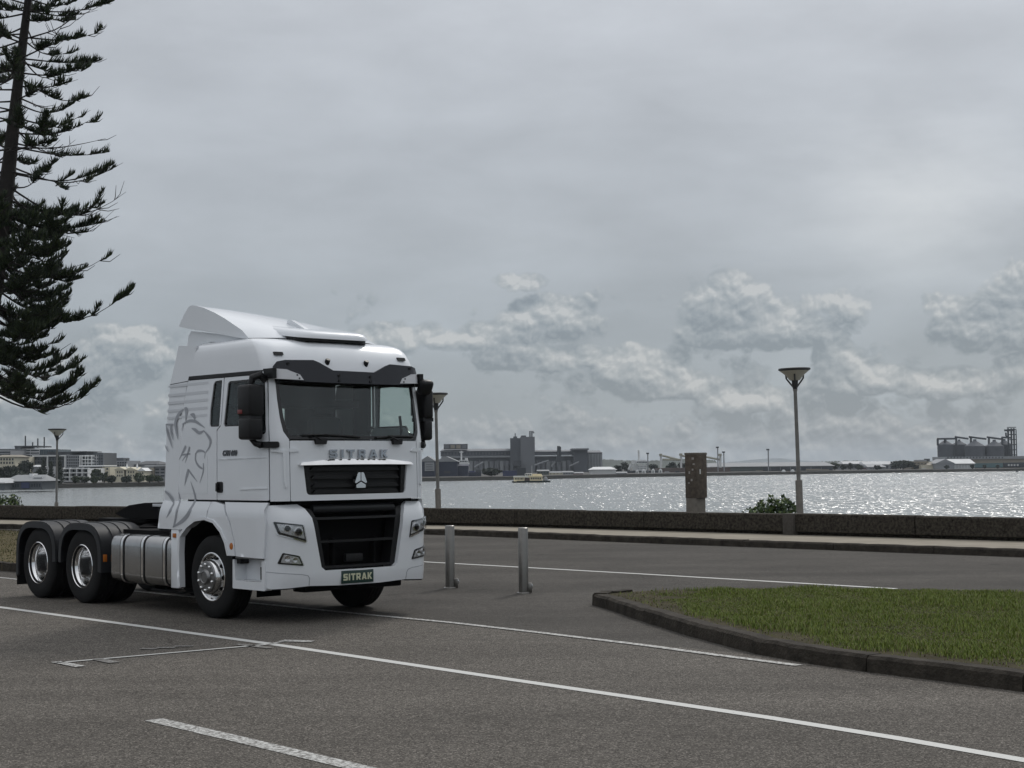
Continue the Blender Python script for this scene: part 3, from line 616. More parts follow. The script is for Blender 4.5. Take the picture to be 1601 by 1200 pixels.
for s in (1, -1):
    R = lambda poly: poly if s == 1 else mir(poly)
    nm = lambda a: a
    pil = cabp('corner_pillar', R([(.985, 1.465), (1.208, 1.465), (1.208, 2.10), (1.19, 2.9), (1.19, 3.03), (1.10, 3.03), (1.088, 2.69), (1.07, 2.47), (1.045, 2.30), (1.00, 2.225), (.985, 2.205)]), M_WHITE, step=.05)
    sheetp('corner_vane', R(fillet([(1.035, 2.075), (1.19, 2.09), (1.19, 2.06), (1.065, 2.045), (1.055, 1.70), (1.04, 1.62), (1.02, 1.64), (1.03, 1.75)], .008)), M_WHITE, pil, o0=-.002, o1=.022, step=.04)
    sheetp('cheek_trim', R(fillet([(.985, 2.10), (.90, 2.10), (.86, 2.06), (.985, 2.05)], .01)), M_WHITE, front, o0=-.002, o1=.015, step=.04)
    # door with its window
    DW = fillet([(2.125, 2.38), (1.52, 2.38), (1.46, 2.285), (1.40, 2.265), (1.245, 2.265), (1.245, 2.95), (2.06, 2.94)], [.05, .05, .02, .05, .06, .07, .06])
    door = cabp('door', R(fillet([(2.262, 1.475), (2.262, 2.34), (2.17, 2.40), (2.14, 2.99), (1.205, 2.99), (1.222, 2.1), (1.222, 1.475)], [.02, .03, .03, .02, .02, 0, .02])), M_WHITE, holes=[R(DW)], step=.07)
    sheetp('window_seal', R([(2.135, 2.365), (1.53, 2.365), (1.465, 2.27), (1.40, 2.25), (1.232, 2.25), (1.232, 2.965), (2.07, 2.955)]), M_GLASSEDGE, door, holes=[R([(2.10, 2.40), (1.53, 2.40), (1.46, 2.31), (1.40, 2.295), (1.265, 2.295), (1.265, 2.925), (2.045, 2.915)])], o0=-.028, o1=-.012)
    sheetp('window_pane', R(DW), M_GLASS, door, o0=-.024, o1=-.020)
    sheetp('crease', R([(2.25, 1.985), (1.24, 2.0), (1.24, 1.988), (2.25, 1.973)]), M_WHITE, door, o0=-.001, o1=.008)
    sheetp('crease', R([(1.75, 1.615), (1.24, 1.63), (1.24, 1.615), (1.75, 1.60)]), M_WHITE, door, o0=-.001, o1=.010)
    sheetp('door_handle', R(fillet([(su(.165), 1.70), (su(.165), 1.565), (su(.295), 1.565), (su(.295), 1.70)], .03)), M_BLACK, door, o0=-.004, o1=.012, step=.04)
    sheetp('handle_grip', R(fillet([(su(.18), 1.685), (su(.18), 1.58), (su(.215), 1.58), (su(.215), 1.685)], .012)), M_BLACK, door, o0=.01, o1=.038, step=.04)
    # panel behind the door with the small window
    SW = fillet([(2.445, 2.385), (2.445, 2.60), (2.385, 2.955), (2.195, 2.965), (2.22, 2.385)], [.05, .02, .06, .02, .02])
    rear = cabp('side_panel', R([(su(-.745), 1.475), (su(.150), 1.475), (su(.150), 2.345), (su(.242), 2.405), (su(.272), 2.99), (su(-.56), 2.99), (su(-.665), 2.62), (su(-.735), 1.8)]), M_WHITE, holes=[R(SW)], step=.1)
    sheetp('window_pane', R(SW), M_GLASS, rear, o0=-.022, o1=-.018)
    sheetp('window_seal', R([(2.46, 2.37), (2.46, 2.60), (2.395, 2.97), (2.185, 2.98), (2.21, 2.37)]), M_GLASSEDGE, rear, holes=[R([(2.42, 2.41), (2.42, 2.60), (2.37, 2.93), (2.215, 2.94), (2.24, 2.41)])], o0=-.027, o1=-.012)
    sheetp('locker_lid', R(fillet([(su(-.70), 1.55), (su(-.06), 1.55), (su(-.06), 2.07), (su(-.70), 2.07)], .02)), M_WHITE, rear, o0=-.002, o1=.003)
    sheetp('roof_rail', R([(su(-.56), 2.998), (su(1.12), 2.998), (su(1.16), 3.045), (su(-.545), 3.045)]), M_BLACK, cab, o0=-.03, o1=.006)
    # extender behind the cab
    sheetp('side_extender', R([(su(-1.205), 1.09), (su(-.86), 1.09), (su(-.775), 1.48), (su(-.755), 1.8), (su(-.685), 2.62), (su(-.585), 2.99), (su(-.40), 3.42), (su(-.84), 3.46), (su(-1.02), 2.97), (su(-1.09), 1.81), (su(-1.115), 1.44)]), M_WHITE, cab, o0=-.03, o1=-.008, step=.12)
    sheetp('extender_seam', R([(su(-1.02), 2.965), (su(-.58), 2.99), (su(-.58), 2.982), (su(-1.02), 2.957)]), M_BLACK, cab, o0=-.01, o1=-.006)
    # skirt below the cab, above the wheel
    ARCH = [(-.62, 1.0), (-.46, 1.12), (-.28, 1.20), (-.05, 1.225), (.15, 1.19), (.31, 1.08), (.41, .95), (.47, .80)]
    sk = sheetp('wheel_fender', R([(su(u), z) for u, z in [(-1.19, 1.095), (-.63, 1.09)] + ARCH[1:] + [(.63, .80), (.60, .98), (.50, 1.20), (.33, 1.42), (.13, 1.452), (-1.115, 1.452)]]), M_WHITE, cab, f=SKIRT, o0=-.05, o1=.045, step=.05)
    sheetp('fender_lip', R([(su(u), z) for u, z in [(-.62, .36), (-.64, .8), (-.62, 1.0), (-.46, 1.12), (-.28, 1.20), (-.05, 1.225), (.15, 1.19), (.31, 1.08), (.41, .95), (.47, .80), (.50, .80), (.45, .96), (.34, 1.11), (.16, 1.225), (-.05, 1.262), (-.30, 1.235), (-.49, 1.15), (-.66, 1.02), (-.69, .8), (-.68, .36)]]), M_WHITE, sk, o0=-.02, o1=.060, step=.07)
    link('side_marker', MB().lathe([(0, .012), (.026, .008), (.03, 0)], seg=16).mesh('side_marker', M_AMBER), sk, loc=T(.55, s*1.263, .915), rot=(math.pi/2 if s == 1 else -math.pi/2, 0, 0), scale=(1.3, 1.5, 1))
    sheetp('step_cover', R([(su(u), z) for u, z in [(.345, 1.45), (.51, 1.21), (.61, .98), (.64, .795), (1.165, .785), (1.185, 1.20), (1.165, 1.36), (1.20, 1.45)]]), M_WHITE, cab, f=SKIRT, o0=-.04, o1=.038, step=.05)
    sheetp('side_seam', R([(su(-.02), 1.22), (su(-.012), 1.22), (su(.038), 1.45), (su(.03), 1.45)]), M_GREY, sk, f=SKIRT, o0=.040, o1=.047, step=.03)
    # rear leg of the fender beside the tank
    MB().cbox(-.875, -.69, -s*1.235 - .02, -s*1.235 + .02, .34, 1.09, .008).build('fender_leg', M_WHITE, cab)
    MB().cbox(-.815, -.745, -s*1.262 - .01, -s*1.262 + .01, .985, 1.04, .004).build('side_marker', M_AMBER, cab)
    # step box
    st = MB()
    st.prism(fillet([(.50, .40), (1.20, .40), (1.20, .755), (1.13, .755), (1.13, .50), (.56, .50), (.54, .755), (.50, .755)], .02), lambda a, b: T(a, s*1.0, b), lambda a, b: T(a, s*1.215, b))
    stp = st.build('step', M_WHITE, cab)
    MB().box(.55, 1.14, -s*1.03 - .02, -s*1.03 + .02, .47, .76).build('step_back', M_WHITE, stp)
    MB().cbox(.68, 1.10, -s*1.14 - .06, -s*1.14 + .06, .502, .512, .003).build('step_tread', M_ALU, stp)
    MB().box(1.08, 1.128, -s*1.17 - .03, -s*1.17 + .03, .53, .68).build('step_vent', M_BLACK, stp)
    MB().cbox(.52, 1.19, -s*1.10 - .09, -s*1.10 + .09, .765, .79, .004).build('step_rail', mat('grey_step_rail', (.20, .205, .205), .5), stp)
    MB().box(.46, .62, -s*1.12 - .06, -s*1.12 + .06, .70, .80).build('step_bracket', M_BLACK, stp)
# windscreen
WSO = [(.985, 2.208), (1.04, 2.30), (1.066, 2.47), (1.084, 2.69), (1.095, 3.02), (-1.095, 3.02), (-1.084, 2.69), (-1.066, 2.47), (-1.04, 2.30), (-.985, 2.208)]
WSI = [(.95, 2.25), (.995, 2.33), (1.02, 2.47), (1.04, 2.69), (1.045, 2.88), (-1.045, 2.88), (-1.04, 2.69), (-1.02, 2.47), (-.995, 2.33), (-.95, 2.25)]
ws = cabp('windscreen', WSI, M_GLASS, o0=-.026, o1=-.020, step=.12)
sheetp('windscreen_frame', WSO, M_GLASSEDGE, ws, holes=[WSI], o0=-.032, o1=-.010, step=.08)
for t0, a, b in ((.57, (.80, 2.255), (-.02, 2.235)), (-.61, (-.28, 2.225), (-.92, 2.245))):
    w = empty('wiper'); w.parent = ws
    sheetp('wiper_base', fillet([(t0 + .07, 2.145), (t0 - .07, 2.145), (t0 - .085, 2.215), (t0 + .085, 2.215)], .015), M_BLACK, w, o0=-.01, o1=.045, step=.05)
    P = [CAB(t0, 2.20, .045), CAB((t0 + a[0])/2, 2.255, .05), CAB(a[0]*.6 + b[0]*.4, a[1]*.6 + b[1]*.4 + .02, .03)]
    MB().tube(P, .011, 6).build('wiper_arm', M_BLACK, w)
    MB().tube([CAB(a[0] + (b[0] - a[0])*k/8, a[1] + (b[1] - a[1])*k/8 + .012*math.sin(k/8*math.pi), .004) for k in range(9)], .016, 6).build('wiper_blade', M_BLACK, w)

# roof: stacked rings closed at the top
def roof_mesh():
    rings = [(3.0, 1.191, 1.275, -.565), (3.05, 1.188, 1.258, -.55), (3.15, 1.182, 1.225, -.515), (3.25, 1.176, 1.175, -.47), (3.34, 1.168, 1.10, -.435), (3.40, 1.15, 1.02, -.41), (3.435, 1.115, .94, -.40), (3.46, 1.055, .84, -.39), (3.475, .95, .70, -.39), (3.482, .7, .45, -.38), (3.485, .3, .1, -.38)]
    m = MB(); K = 0
    for z, w, uf, ur in rings:
        rc = min(RC, w*.5); pts = []; t1 = w - rc; u0 = min(U0, uf - .2) if w > .6 else uf - .1
        half = [(ur, w)] + [(ur + (u0 - ur)*k/6, w) for k in range(1, 7)]
        half += [(u0 + (uf - BOW - u0)*math.sin(k/8*math.pi/2), t1 + rc*math.cos(k/8*math.pi/2)) for k in range(1, 9)]
        half += [(uf - BOW*(1 - k/6)**2, t1*(1 - k/6)) for k in range(1, 7)]
        pts = half + [(u, -v) for u, v in half[-2::-1]]; K = len(pts); m.v += [tuple(T(u, v, z)) for u, v in pts]
    n = len(rings)
    m.f = [(i*K + k, i*K + (k + 1) % K, (i + 1)*K + (k + 1) % K, (i + 1)*K + k) for i in range(n - 1) for k in range(K)] + [tuple(range((n - 1)*K, n*K))]
    return m
roof = roof_mesh().build('roof', M_WHITE, cab, smooth=60)
for s in (1, -1):
    sheetp('marker_lamp', fillet([(s*.93, 3.235), (s*1.06, 3.235), (s*1.06, 3.275), (s*.93, 3.275)], .012), M_BLACK, roof, o0=-.01, o1=.03, step=.05)
    MB().tube([T(1.19, s*.30, 3.13), T(1.235, s*.30, 3.20)], [.035, .03], 8).build('visor_bracket', M_BLACK, roof)
# sun visor in front of the windscreen
VT = [(1.17, 3.085), (1.12, 3.145), (1.02, 3.165), (.62, 3.175), (.54, 3.15), (.33, 3.055), (-.33, 3.05), (-.54, 3.14), (-.62, 3.165), (-1.02, 3.155), (-1.12, 3.135), (-1.17, 3.075)]
VB = [(-1.17, 2.935), (-.69, 2.905), (-.3, 2.90), (.3, 2.90), (.69, 2.905), (1.17, 2.935)]
CFV = [(2.8, 1.40), (3.2, 1.36)]; VIS = fmap_of(CFV)
vis = sheetp('sun_visor', VT + VB, M_VISOR, cab, f=VIS, o0=-.022, o1=0.0, step=.07)
for s in (1, -1):
    sheetp('visor_end_plate', [(s*1.165, 3.06), (s*1.0, 3.05), (s*.82, 2.99), (s*.77, 2.925), (s*1.165, 2.935)], mat('visor_plate_white', (.62, .63, .65), .35), vis, f=VIS, o0=-.002, o1=.012, step=.06)
    for t, z in ((1.13, 3.04), (1.13, 2.955), (.86, 2.985), (.83, 2.945)):
        MB().tube([VIS(s*t, z, .010), VIS(s*t, z, .018)], .011, 8).build('bolt', M_BLACK, vis)
    for t, z in ((.98, 3.12), (.25, 2.99), (.25, 2.93)): MB().tube([VIS(s*t, z, -.01), VIS(s*t, z, .012)], .018, 8).build('bolt', M_BLACK, vis)
    MB().box(1.06, 1.30, -s*1.14 - .03, -s*1.14 + .03, 2.94, 3.06).build('visor_arm', M_BLACK, vis)
sheetp('visor_underside', [(1.1, 2.89), (1.1, 3.0), (-1.1, 3.0), (-1.1, 2.89)], M_GLASSEDGE, cab, o0=-.02, o1=.03, step=.15)

# roof spoiler
CH = [(.531, 3.478), (.388, 3.584), (.2, 3.669), (-.02, 3.766), (-.244, 3.853), (-.503, 3.935), (-.704, 3.98), (-.798, 3.992)]
CB = [(-.876, 3.973), (-.987, 3.881), (-1.114, 3.738), (-.782, 3.673), (-.169, 3.581), (.417, 3.478)]
spo = empty('roof_spoiler'); spo.parent = truck
m = MB(); NVV = 14
for j in range(NVV + 1):
    v = 1.0 - 2.0*j/NVV; ed = 1 - v*v
    for (u, z) in CH:
        f = (z - 3.478)/.514; m.v.append(tuple(T(u + .30*ed*(1 - f) + .10*ed*f, v, z + (.1*v - .1)*f*.98 + .012*ed)))
k = len(CH); m.f = [(j*k + i, j*k + i + 1, (j + 1)*k + i + 1, (j + 1)*k + i) for j in range(NVV) for i in range(k - 1)]
m.add([Vector(p) - Vector((0, 0, .02)) for p in m.v], [tuple(reversed(f)) for f in m.f]); m.build('deflector_skin', M_WHITE, spo, smooth=50)
for s in (1, -1):
    dz = 0 if s == 1 else -.196
    m = MB().prism([(u, z + (dz*(z - 3.478)/.514)) for u, z in CH + CB], lambda a, b: T(a, s*1.0, b), lambda a, b: T(a, s*.965, b)); m.build('spoiler_cheek', M_WHITE, spo, smooth=30)
    MB().prism([(-1.0, 3.44), (-.96, 3.613), (-.89, 3.665 + dz*.4), (-.25, 3.585 + dz*.2), (.40, 3.474), (.1, 3.45)], lambda a, b: T(a, s*.945, b), lambda a, b: T(a, s*.915, b)).build('spoiler_base', M_WHITE, spo)
    MB().box(-.52, -.30, -s*.99 - .03, -s*.99 + .03, 3.475, 3.487).build('base_trim', M_CHROME, spo)
MB().tube([T(.47, .86, 3.47), T(.62, .5, 3.475), T(.7, 0, 3.48), T(.62, -.5, 3.475)], .022, 8).build('deflector_seal', M_BLACK, spo)
# roof air conditioner with a white cover
ac = empty('air_conditioner'); ac.parent = truck
MB().prism(fillet([(.30, .62), (.92, .54), (1.0, .40), (1.0, -.40), (.92, -.54), (.30, -.62)], .06), lambda a, b: T(a, b, 3.44), lambda a, b: T(a, b, 3.525)).build('unit_base', M_BLACK, ac)
m = MB(); O1 = fillet([(.22, .66), (.94, .56), (1.03, .42), (1.03, -.42), (.94, -.56), (.22, -.66)], .07); n_ = len(O1)
for zz, sc in ((3.525, 1.0), (3.56, .99), (3.60, .93), (3.625, .80)):
    m.v += [tuple(T(.55 + (a - .55)*sc, b*sc, zz + (.62 - a)*.13)) for a, b in O1]
m.f = [(r*n_ + i, r*n_ + (i + 1) % n_, (r + 1)*n_ + (i + 1) % n_, (r + 1)*n_ + i) for r in range(3) for i in range(n_)] + [tuple(range(3*n_, 4*n_)), tuple(range(n_ - 1, -1, -1))]
m.build('unit_cover', M_WHITE, ac, smooth=45)
MB().prism([(.10, 3.60), (.16, 3.775), (.25, 3.765), (.62, 3.60)], lambda a, b: T(a, .10, b), lambda a, b: T(a, .16, b)).build('cover_fin', M_WHITE, ac)
MB().prism([(.10, 3.55), (.16, 3.70), (.25, 3.69), (.62, 3.58)], lambda a, b: T(a, -.16, b), lambda a, b: T(a, -.10, b)).build('cover_fin', M_WHITE, ac)

# bumper
bp_ = [(1.215, 1.415), (1.262, 1.37), (1.285, 1.28), (1.285, .50), (1.265, .44), (1.22, .42), (.74, .445), (.3, .43), (-.3, .43), (-.74, .445), (-1.22, .42), (-1.265, .44), (-1.285, .50), (-1.285, 1.28), (-1.262, 1.37), (-1.215, 1.415),
       (-.84, 1.425), (-.765, 1.37), (-.705, 1.26), (-.585, .665), (-.53, .622), (.53, .622), (.585, .665), (.705, 1.26), (.765, 1.37), (.84, 1.425)]
bumper = sheetp('bumper', bp_, M_WHITE, truck, f=BUMP, o0=-.06, o1=0, step=.06)
for s in (1, -1):
    R = lambda p: p if s == 1 else mir(p)
    HL = fillet([(1.185, 1.225), (.835, 1.18), (.79, .965), (1.135, 1.075)], .02)
    hl = sheetp('headlight', R(HL), M_BLACK, bumper, f=BUMP, o0=-.01, o1=.006, step=.05)
    sheetp('lamp_reflector', R(fillet([(1.15, 1.20), (.85, 1.165), (.815, 1.01), (1.11, 1.095)], .015)), M_LENS, hl, f=BUMP, o0=.004, o1=.010, step=.05)
    for t, z, r in ((.905, 1.10, .052), (1.04, 1.145, .042)):
        c = BUMP(s*t, z, .010); d = (BUMP(s*t, z, .03) - c).normalized(); M_ = Matrix.Translation(c) @ d.to_track_quat('Z', 'Y').to_matrix().to_4x4()
        MB().lathe([(r, 0), (r*1.05, .012), (r*.82, .014), (r*.80, .004)], M_, 20).build('lamp_ring', M_CHROME, hl)
        MB().lathe([(r*.80, .003), (r*.6, .012), (r*.3, .017), (0, .018)], M_, 20).build('projector_lens', M_GLASSEDGE, hl)
    sheetp('daylight_strip', R(fillet([(1.165, 1.085), (.80, .985), (.797, .965), (1.135, 1.067)], .004)), M_CHROME, hl, f=BUMP, o0=.004, o1=.012, step=.05)
    sheetp('lamp_cover', R(HL), M_LAMPGLASS, hl, f=BUMP, o0=.030, o1=.033, step=.06)
    FG = fillet([(1.09, .855), (.885, .81), (.83, .69), (1.145, .725)], .015)
    fg = sheetp('fog_lamp', R(FG), M_BLACK, bumper, f=BUMP, o0=-.01, o1=.006, step=.05)
    sheetp('lamp_reflector', R(fillet([(1.075, .835), (.90, .795), (.86, .71), (1.11, .74)], .012)), M_LENS, fg, f=BUMP, o0=.004, o1=.010, step=.05)
    for t, z, r in ((1.04, .785, .034), (.95, .765, .030)):
        c = BUMP(s*t, z, .008); d = (BUMP(s*t, z, .03) - c).normalized(); M_ = Matrix.Translation(c) @ d.to_track_quat('Z', 'Y').to_matrix().to_4x4()
        MB().lathe([(r, 0), (r*1.05, .012), (r*.7, .010), (0, .004)], M_, 18).build('lamp_ring', M_CHROME, fg)
    sheetp('lamp_cover', R(FG), M_LAMPGLASS, fg, f=BUMP, o0=.024, o1=.027, step=.06)
    # seam of the lower corner piece and a crease
    sheetp('bumper_seam', R([(1.284, .632), (.85, .592), (.77, .575), (.745, .54), (.74, .45), (.748, .45), (.753, .538), (.776, .568), (.85, .585), (1.284, .625)]), M_GREY, bumper, f=BUMP, o0=-.002, o1=.0025, step=.06)
    sheetp('bumper_lip', R([(1.20, .435), (.72, .452), (.72, .435), (1.20, .405)]), M_BLACK, bumper, f=BUMP, o0=-.05, o1=-.012, step=.08)
# lower grille
lg = sheetp('lower_grille', [(.90, 1.44), (.62, .60), (-.62, .60), (-.90, 1.44)], M_DARK, truck, f=BUMP, o0=-.34, o1=-.30, step=.15)
for z, hw in ((1.245, .72), (.965, .63), (.655, .57)):
    sheetp('grille_bar', fillet([(hw, z), (hw - .08, z + .014), (-hw + .08, z + .014), (-hw, z), (-hw + .06, z - .014), (hw - .06, z - .014)], .008), M_BLACK, lg, f=BUMP, o0=-.16, o1=-.05, step=.1)
for s in (1, -1):
    R = lambda p: p if s == 1 else mir(p)
    sheetp('grille_cheek', R([(.80, 1.40), (.72, 1.26), (.60, .66), (.54, .63), (.50, .66), (.60, 1.2), (.66, 1.36)]), M_BLACK, lg, f=BUMP, o0=-.22, o1=-.055, step=.1)
    MB().cbox(1.28, 1.36, -s*.32 - .02, -s*.32 + .02, .66, 1.0, .01).build('tow_bracket', M_DARK, lg)
MB().tube([T(1.32, -.62, 1.36), T(1.36, -.3, 1.36), T(1.36, .3, 1.36), T(1.32, .62, 1.36)], .055, 12).build('front_beam', M_GUARD, lg)
MB().cbox(1.30, 1.36, -.13, .13, .70, .80, .01).build('tow_plate', M_BLACK, lg)
MB().box(.95, 1.30, -.95, .95, 1.40, 1.47).build('front_gap', M_DARK, lg)
# number plate with the maker's word
pl = MB().cbox(1.488, 1.50, -.245, .245, .447, .605, .004).build('name_plate', mat('dark_green_plate', (.010, .035, .028), .4), bumper); pl.location = T(0, .06, 0)
for ch, q in zip(WORD, advance(.082, .78, .016)): link('plate_letter', glyph(ch, .082, .78, .002, mat('pale_gold_letters', (.55, .56, .40), .5)), pl, loc=(1.502, q, .526), rot=(math.pi/2, 0, math.pi/2))

# mirrors
def mirror(s):
    mr = empty('mirror'); mr.parent = truck; P0 = T(1.08, s*1.335, 2.2); hv = .105 if s == 1 else .075
    for z0, z1, a in ((.285, .665, 0), (.005, .27, .008)):
        MB().cbox(-.145 + a, .145 - a, -hv + a, hv - a, z0, z1, .035).build('mirror_housing', M_BLACK, mr, smooth=60, loc=P0)
    MB().box(-.12, .12, -.085, .085, .25, .30).build('housing_joint', M_GUARD, mr, loc=P0)
    MB().box(-.148, -.144, -.08, .08, .33, .62).build('mirror_glass', M_CHROME, mr, loc=P0)
    MB().cbox(-.12, -.02, -s*.106 - .003, -s*.106 + .003, .315, .365, .002).build('indicator', mat('red_reflector', (.16, .02, .02), .3), mr, loc=P0)
    MB().tube([CAB(s*1.25, 2.93, .0), T(1.16, s*1.25, 2.98), T(1.10, s*1.32, 2.95), T(1.08, s*1.335, 2.84)], [.045, .05, .045, .035], 10).build('mirror_arm', M_BLACK, mr)
    MB().tube([T(1.08, s*1.33, 2.22), T(1.13, s*1.30, 2.16), T(1.18, s*1.25, 2.14)], [.03, .035, .045], 10).build('mirror_arm', M_BLACK, mr)
    sheetp('arm_base', fillet([(s*1.10, 2.105), (s*1.31, 2.105), (s*1.31, 2.18), (s*1.10, 2.18)], .025), M_BLACK, mr, o0=-.005, o1=.05, step=.05)
    if s == -1:
        MB().cbox(-.06, .06, -.10, .10, -.10, .10, .045).build('front_mirror', M_BLACK, mr, smooth=60, loc=T(1.30, s*1.20, 2.89), rot=(0, R_(25), 0))
        MB().tube([T(1.15, s*1.19, 2.95), T(1.33, s*1.20, 2.9)], .03, 8).build('front_mirror_arm', M_BLACK, mr)
for s in (1, -1): mirror(s)

# cab interior
inn = empty('interior'); inn.parent = cab
RW = [(-.33, 2.36), (-.05, 2.36), (-.05, 2.72), (-.33, 2.72)]
patch([(-1.16, 1.3), (1.16, 1.3), (1.16, 3.3), (-1.16, 3.3)], [RW], lambda a, b, o: T(-.62 + o, a, b), 0, .03, .6).build('back_wall', M_INTERIOR, inn)
patch(RW, [], lambda a, b, o: T(-.61 + o, a, b), 0, .004, .6).build('rear_window', M_GLASS, inn)
MB().box(-.6, 1.05, -1.15, 1.15, 1.42, 1.46).build('cab_floor', M_INTERIOR, inn)
MB().box(-.45, 1.05, -1.08, 1.08, 3.02, 3.05).build('headliner', M_INTERIOR, inn)
MB().box(-.6, .02, -1.12, 1.12, 2.66, 2.76).build('upper_bunk', M_INTERIOR, inn)
MB().prism([(.80, 1.5), (.78, 2.12), (.92, 2.20), (1.30, 2.17), (1.34, 2.05), (1.30, 1.5)], lambda a, b: T(a, .92, b), lambda a, b: T(a, -.92, b)).build('dashboard', M_INTERIOR, inn)
for s in (1, -1):
    se = MB().cbox(-.02, .50, -s*.62 - .26, -s*.62 + .26, 1.78, 1.96, .05).build('seat', M_SEAT, inn)
    m = MB().cbox(-.09, .09, -.25, .25, 0, .62, .06); q = m.build('seat_back', M_SEAT, se); q.location = T(-.02, s*.62, 1.92); q.rotation_euler = (0, -R_(10), 0)
    MB().cbox(-.17, -.07, -s*.62 - .15, -s*.62 + .15, 2.56, 2.76, .04).build('head_rest', M_SEAT, se)
M_ = Matrix.Translation(T(.70, .60, 2.18)) @ Matrix.Rotation(R_(-55), 4, 'Y')
MB().lathe([(.215 + .017*math.cos(k*math.pi/4), .017*math.sin(k*math.pi/4)) for k in range(8)], M_, 28, True).lathe([(0, 0), (.06, 0), (.07, -.03)], M_, 12).add([M_ @ Vector(p) for p in ((-.2, -.02, 0), (.2, -.02, 0), (.2, .02, 0), (-.2, .02, 0))], [(0, 1, 2, 3)]).build('steering_wheel', M_BLACK, inn)
MB().cbox(-.12, .24, 1.10, 1.14, 2.30, 3.0, .01).build('side_curtain', M_SEAT, inn)
MB().tube([T(1.06, 1.02, 2.26), T(1.05, 1.03, 2.5), T(1.02, 1.02, 2.85)], .05, 8).build('curtain', M_SEAT, inn)
MB().tube([T(.98, -1.05, 2.28), T(1.05, -1.0, 2.34), T(1.02, -1.0, 2.52)], .018, 8).build('grab_handle', M_BLACK, inn)

# lion drawing, stripes and lettering on the driver side
LION = [[(-0.623, 2.64, 0.0204), (-0.573, 2.616, 0.0692), (-0.57, 2.549, 0.0448), (-0.578, 2.478, 0.0163)], [(-0.638, 2.629, 0.0163), (-0.757, 2.562, 0.0489), (-0.826, 2.469, 0.0529), (-0.808, 2.374, 0.0448), (-0.763, 2.247, 0.0081)], [(-0.475, 2.558, 0.0081), (-0.393, 2.539, 0.057), (-0.358, 2.488, 0.0163)], [(-1.057, 2.44, 0.0163), (-1.014, 2.331, 0.0407), (-0.899, 2.135, 0.0061)], [(-0.948, 2.433, 0.0326), (-0.929, 2.345, 0.0366), (-0.877, 2.236, 0.0061)], [(-1.064, 2.442, 0.0204), (-0.881, 2.438, 0.0204)], [(-1.075, 2.181, 0.0081), (-1.045, 2.133, 0.0204), (-0.99, 2.089, 0.0061)], [(-0.659, 2.433, 0.0122), (-0.504, 2.473, 0.0326), (-0.358, 2.465, 0.0366), (-0.242, 2.426, 0.0285), (-0.121, 2.378, 0.0061)], [(-0.635, 2.449, 0.0244), (-0.653, 2.347, 0.0061)], [(-0.428, 2.378, 0.0081), (-0.343, 2.355, 0.0407), (-0.248, 2.318, 0.0366), (-0.138, 2.343, 0.0122)], [(-0.138, 2.34, 0.0122), (0.002, 2.233, 0.0448), (-0.007, 2.148, 0.0244), (-0.092, 2.071, 0.0081)], [(-0.34, 2.045, 0.0163), (-0.276, 2.088, 0.0285), (-0.17, 2.086, 0.0244), (-0.098, 2.062, 0.0102)], [(-0.326, 2.06, 0.0244), (-0.335, 1.975, 0.0285), (-0.265, 1.9, 0.0305), (-0.17, 1.863, 0.0204)], [(-0.11, 2.058, 0.0163), (-0.124, 1.992, 0.0102)], [(-0.15, 1.935, 0.0163), (-0.155, 1.827, 0.0265), (-0.236, 1.684, 0.0061)], [(-0.569, 2.157, 0.0326), (-0.652, 2.064, 0.0285), (-0.733, 1.979, 0.0061)], [(-0.481, 2.145, 0.0285), (-0.528, 2.039, 0.0285), (-0.584, 1.938, 0.0061)], [(-0.46, 2.054, 0.0204), (-0.652, 2.044, 0.0204)], [(-0.557, 2.04, 0.0244), (-0.658, 1.963, 0.0061)], [(-0.498, 1.855, 0.0489), (-0.551, 1.759, 0.0448), (-0.598, 1.649, 0.0061)], [(-0.504, 1.855, 0.0204), (-0.431, 1.797, 0.0265), (-0.294, 1.7, 0.0061)], [(-0.451, 1.704, 0.0061), (-0.381, 1.591, 0.0305), (-0.34, 1.472, 0.0366), (-0.422, 1.309, 0.057), (-0.577, 1.205, 0.0529), (-0.813, 1.117, 0.0122)], [(-1.08, 1.577, 0.0204), (-0.952, 1.514, 0.0407), (-0.855, 1.425, 0.0407), (-0.825, 1.405, 0.0102)], [(-0.837, 1.413, 0.0366), (-0.882, 1.325, 0.0407), (-0.97, 1.237, 0.0061)], [(-0.741, 1.563, 0.0102), (-0.702, 1.445, 0.0285), (-0.735, 1.257, 0.0448), (-0.792, 1.123, 0.0285)]]
art = empty('lion_drawing'); art.parent = cab
def stroke(pts, name='brush_stroke', m=M_GREY, z0=0.0):
    P = [(p[0], p[1], p[2]) for p in pts]; f = []
    for i in range(len(P) - 1):                     # Catmull-Rom through the points
        a, b, c, d = P[max(i - 1, 0)], P[i], P[i + 1], P[min(i + 2, len(P) - 1)]
        for k in range(5):
            t = k/5; f.append(tuple(.5*((2*b[j]) + (-a[j] + c[j])*t + (2*a[j] - 5*b[j] + 4*c[j] - d[j])*t*t + (-a[j] + 3*b[j] - 3*c[j] + d[j])*t**3) for j in range(3)))
    f.append(P[-1]); vs = []
    for i, p in enumerate(f):
        q0, q1 = f[max(i - 1, 0)], f[min(i + 1, len(f) - 1)]; d = Vector((q1[0] - q0[0], q1[1] - q0[1])).normalized(); w = max(p[2], .004)*.54
        low = p[1] < 1.46
        v = 1.2225 + .045*(1 - .9*min(1, max(0, (p[1] - 1.33)/.12))) if low and p[0] > -1.12 else lerp_tab(p[1], CW) + (.048 if low else .005)
        for sg in (1, -1): vs.append(tuple(T(p[0] - d.y*w*sg, v, p[1] + d.x*w*sg)))
    MB().add(vs, [(2*i, 2*i + 1, 2*i + 3, 2*i + 2) for i in range(len(f) - 1)]).build(name, m, art, smooth=0)
for s_ in LION: stroke(s_)
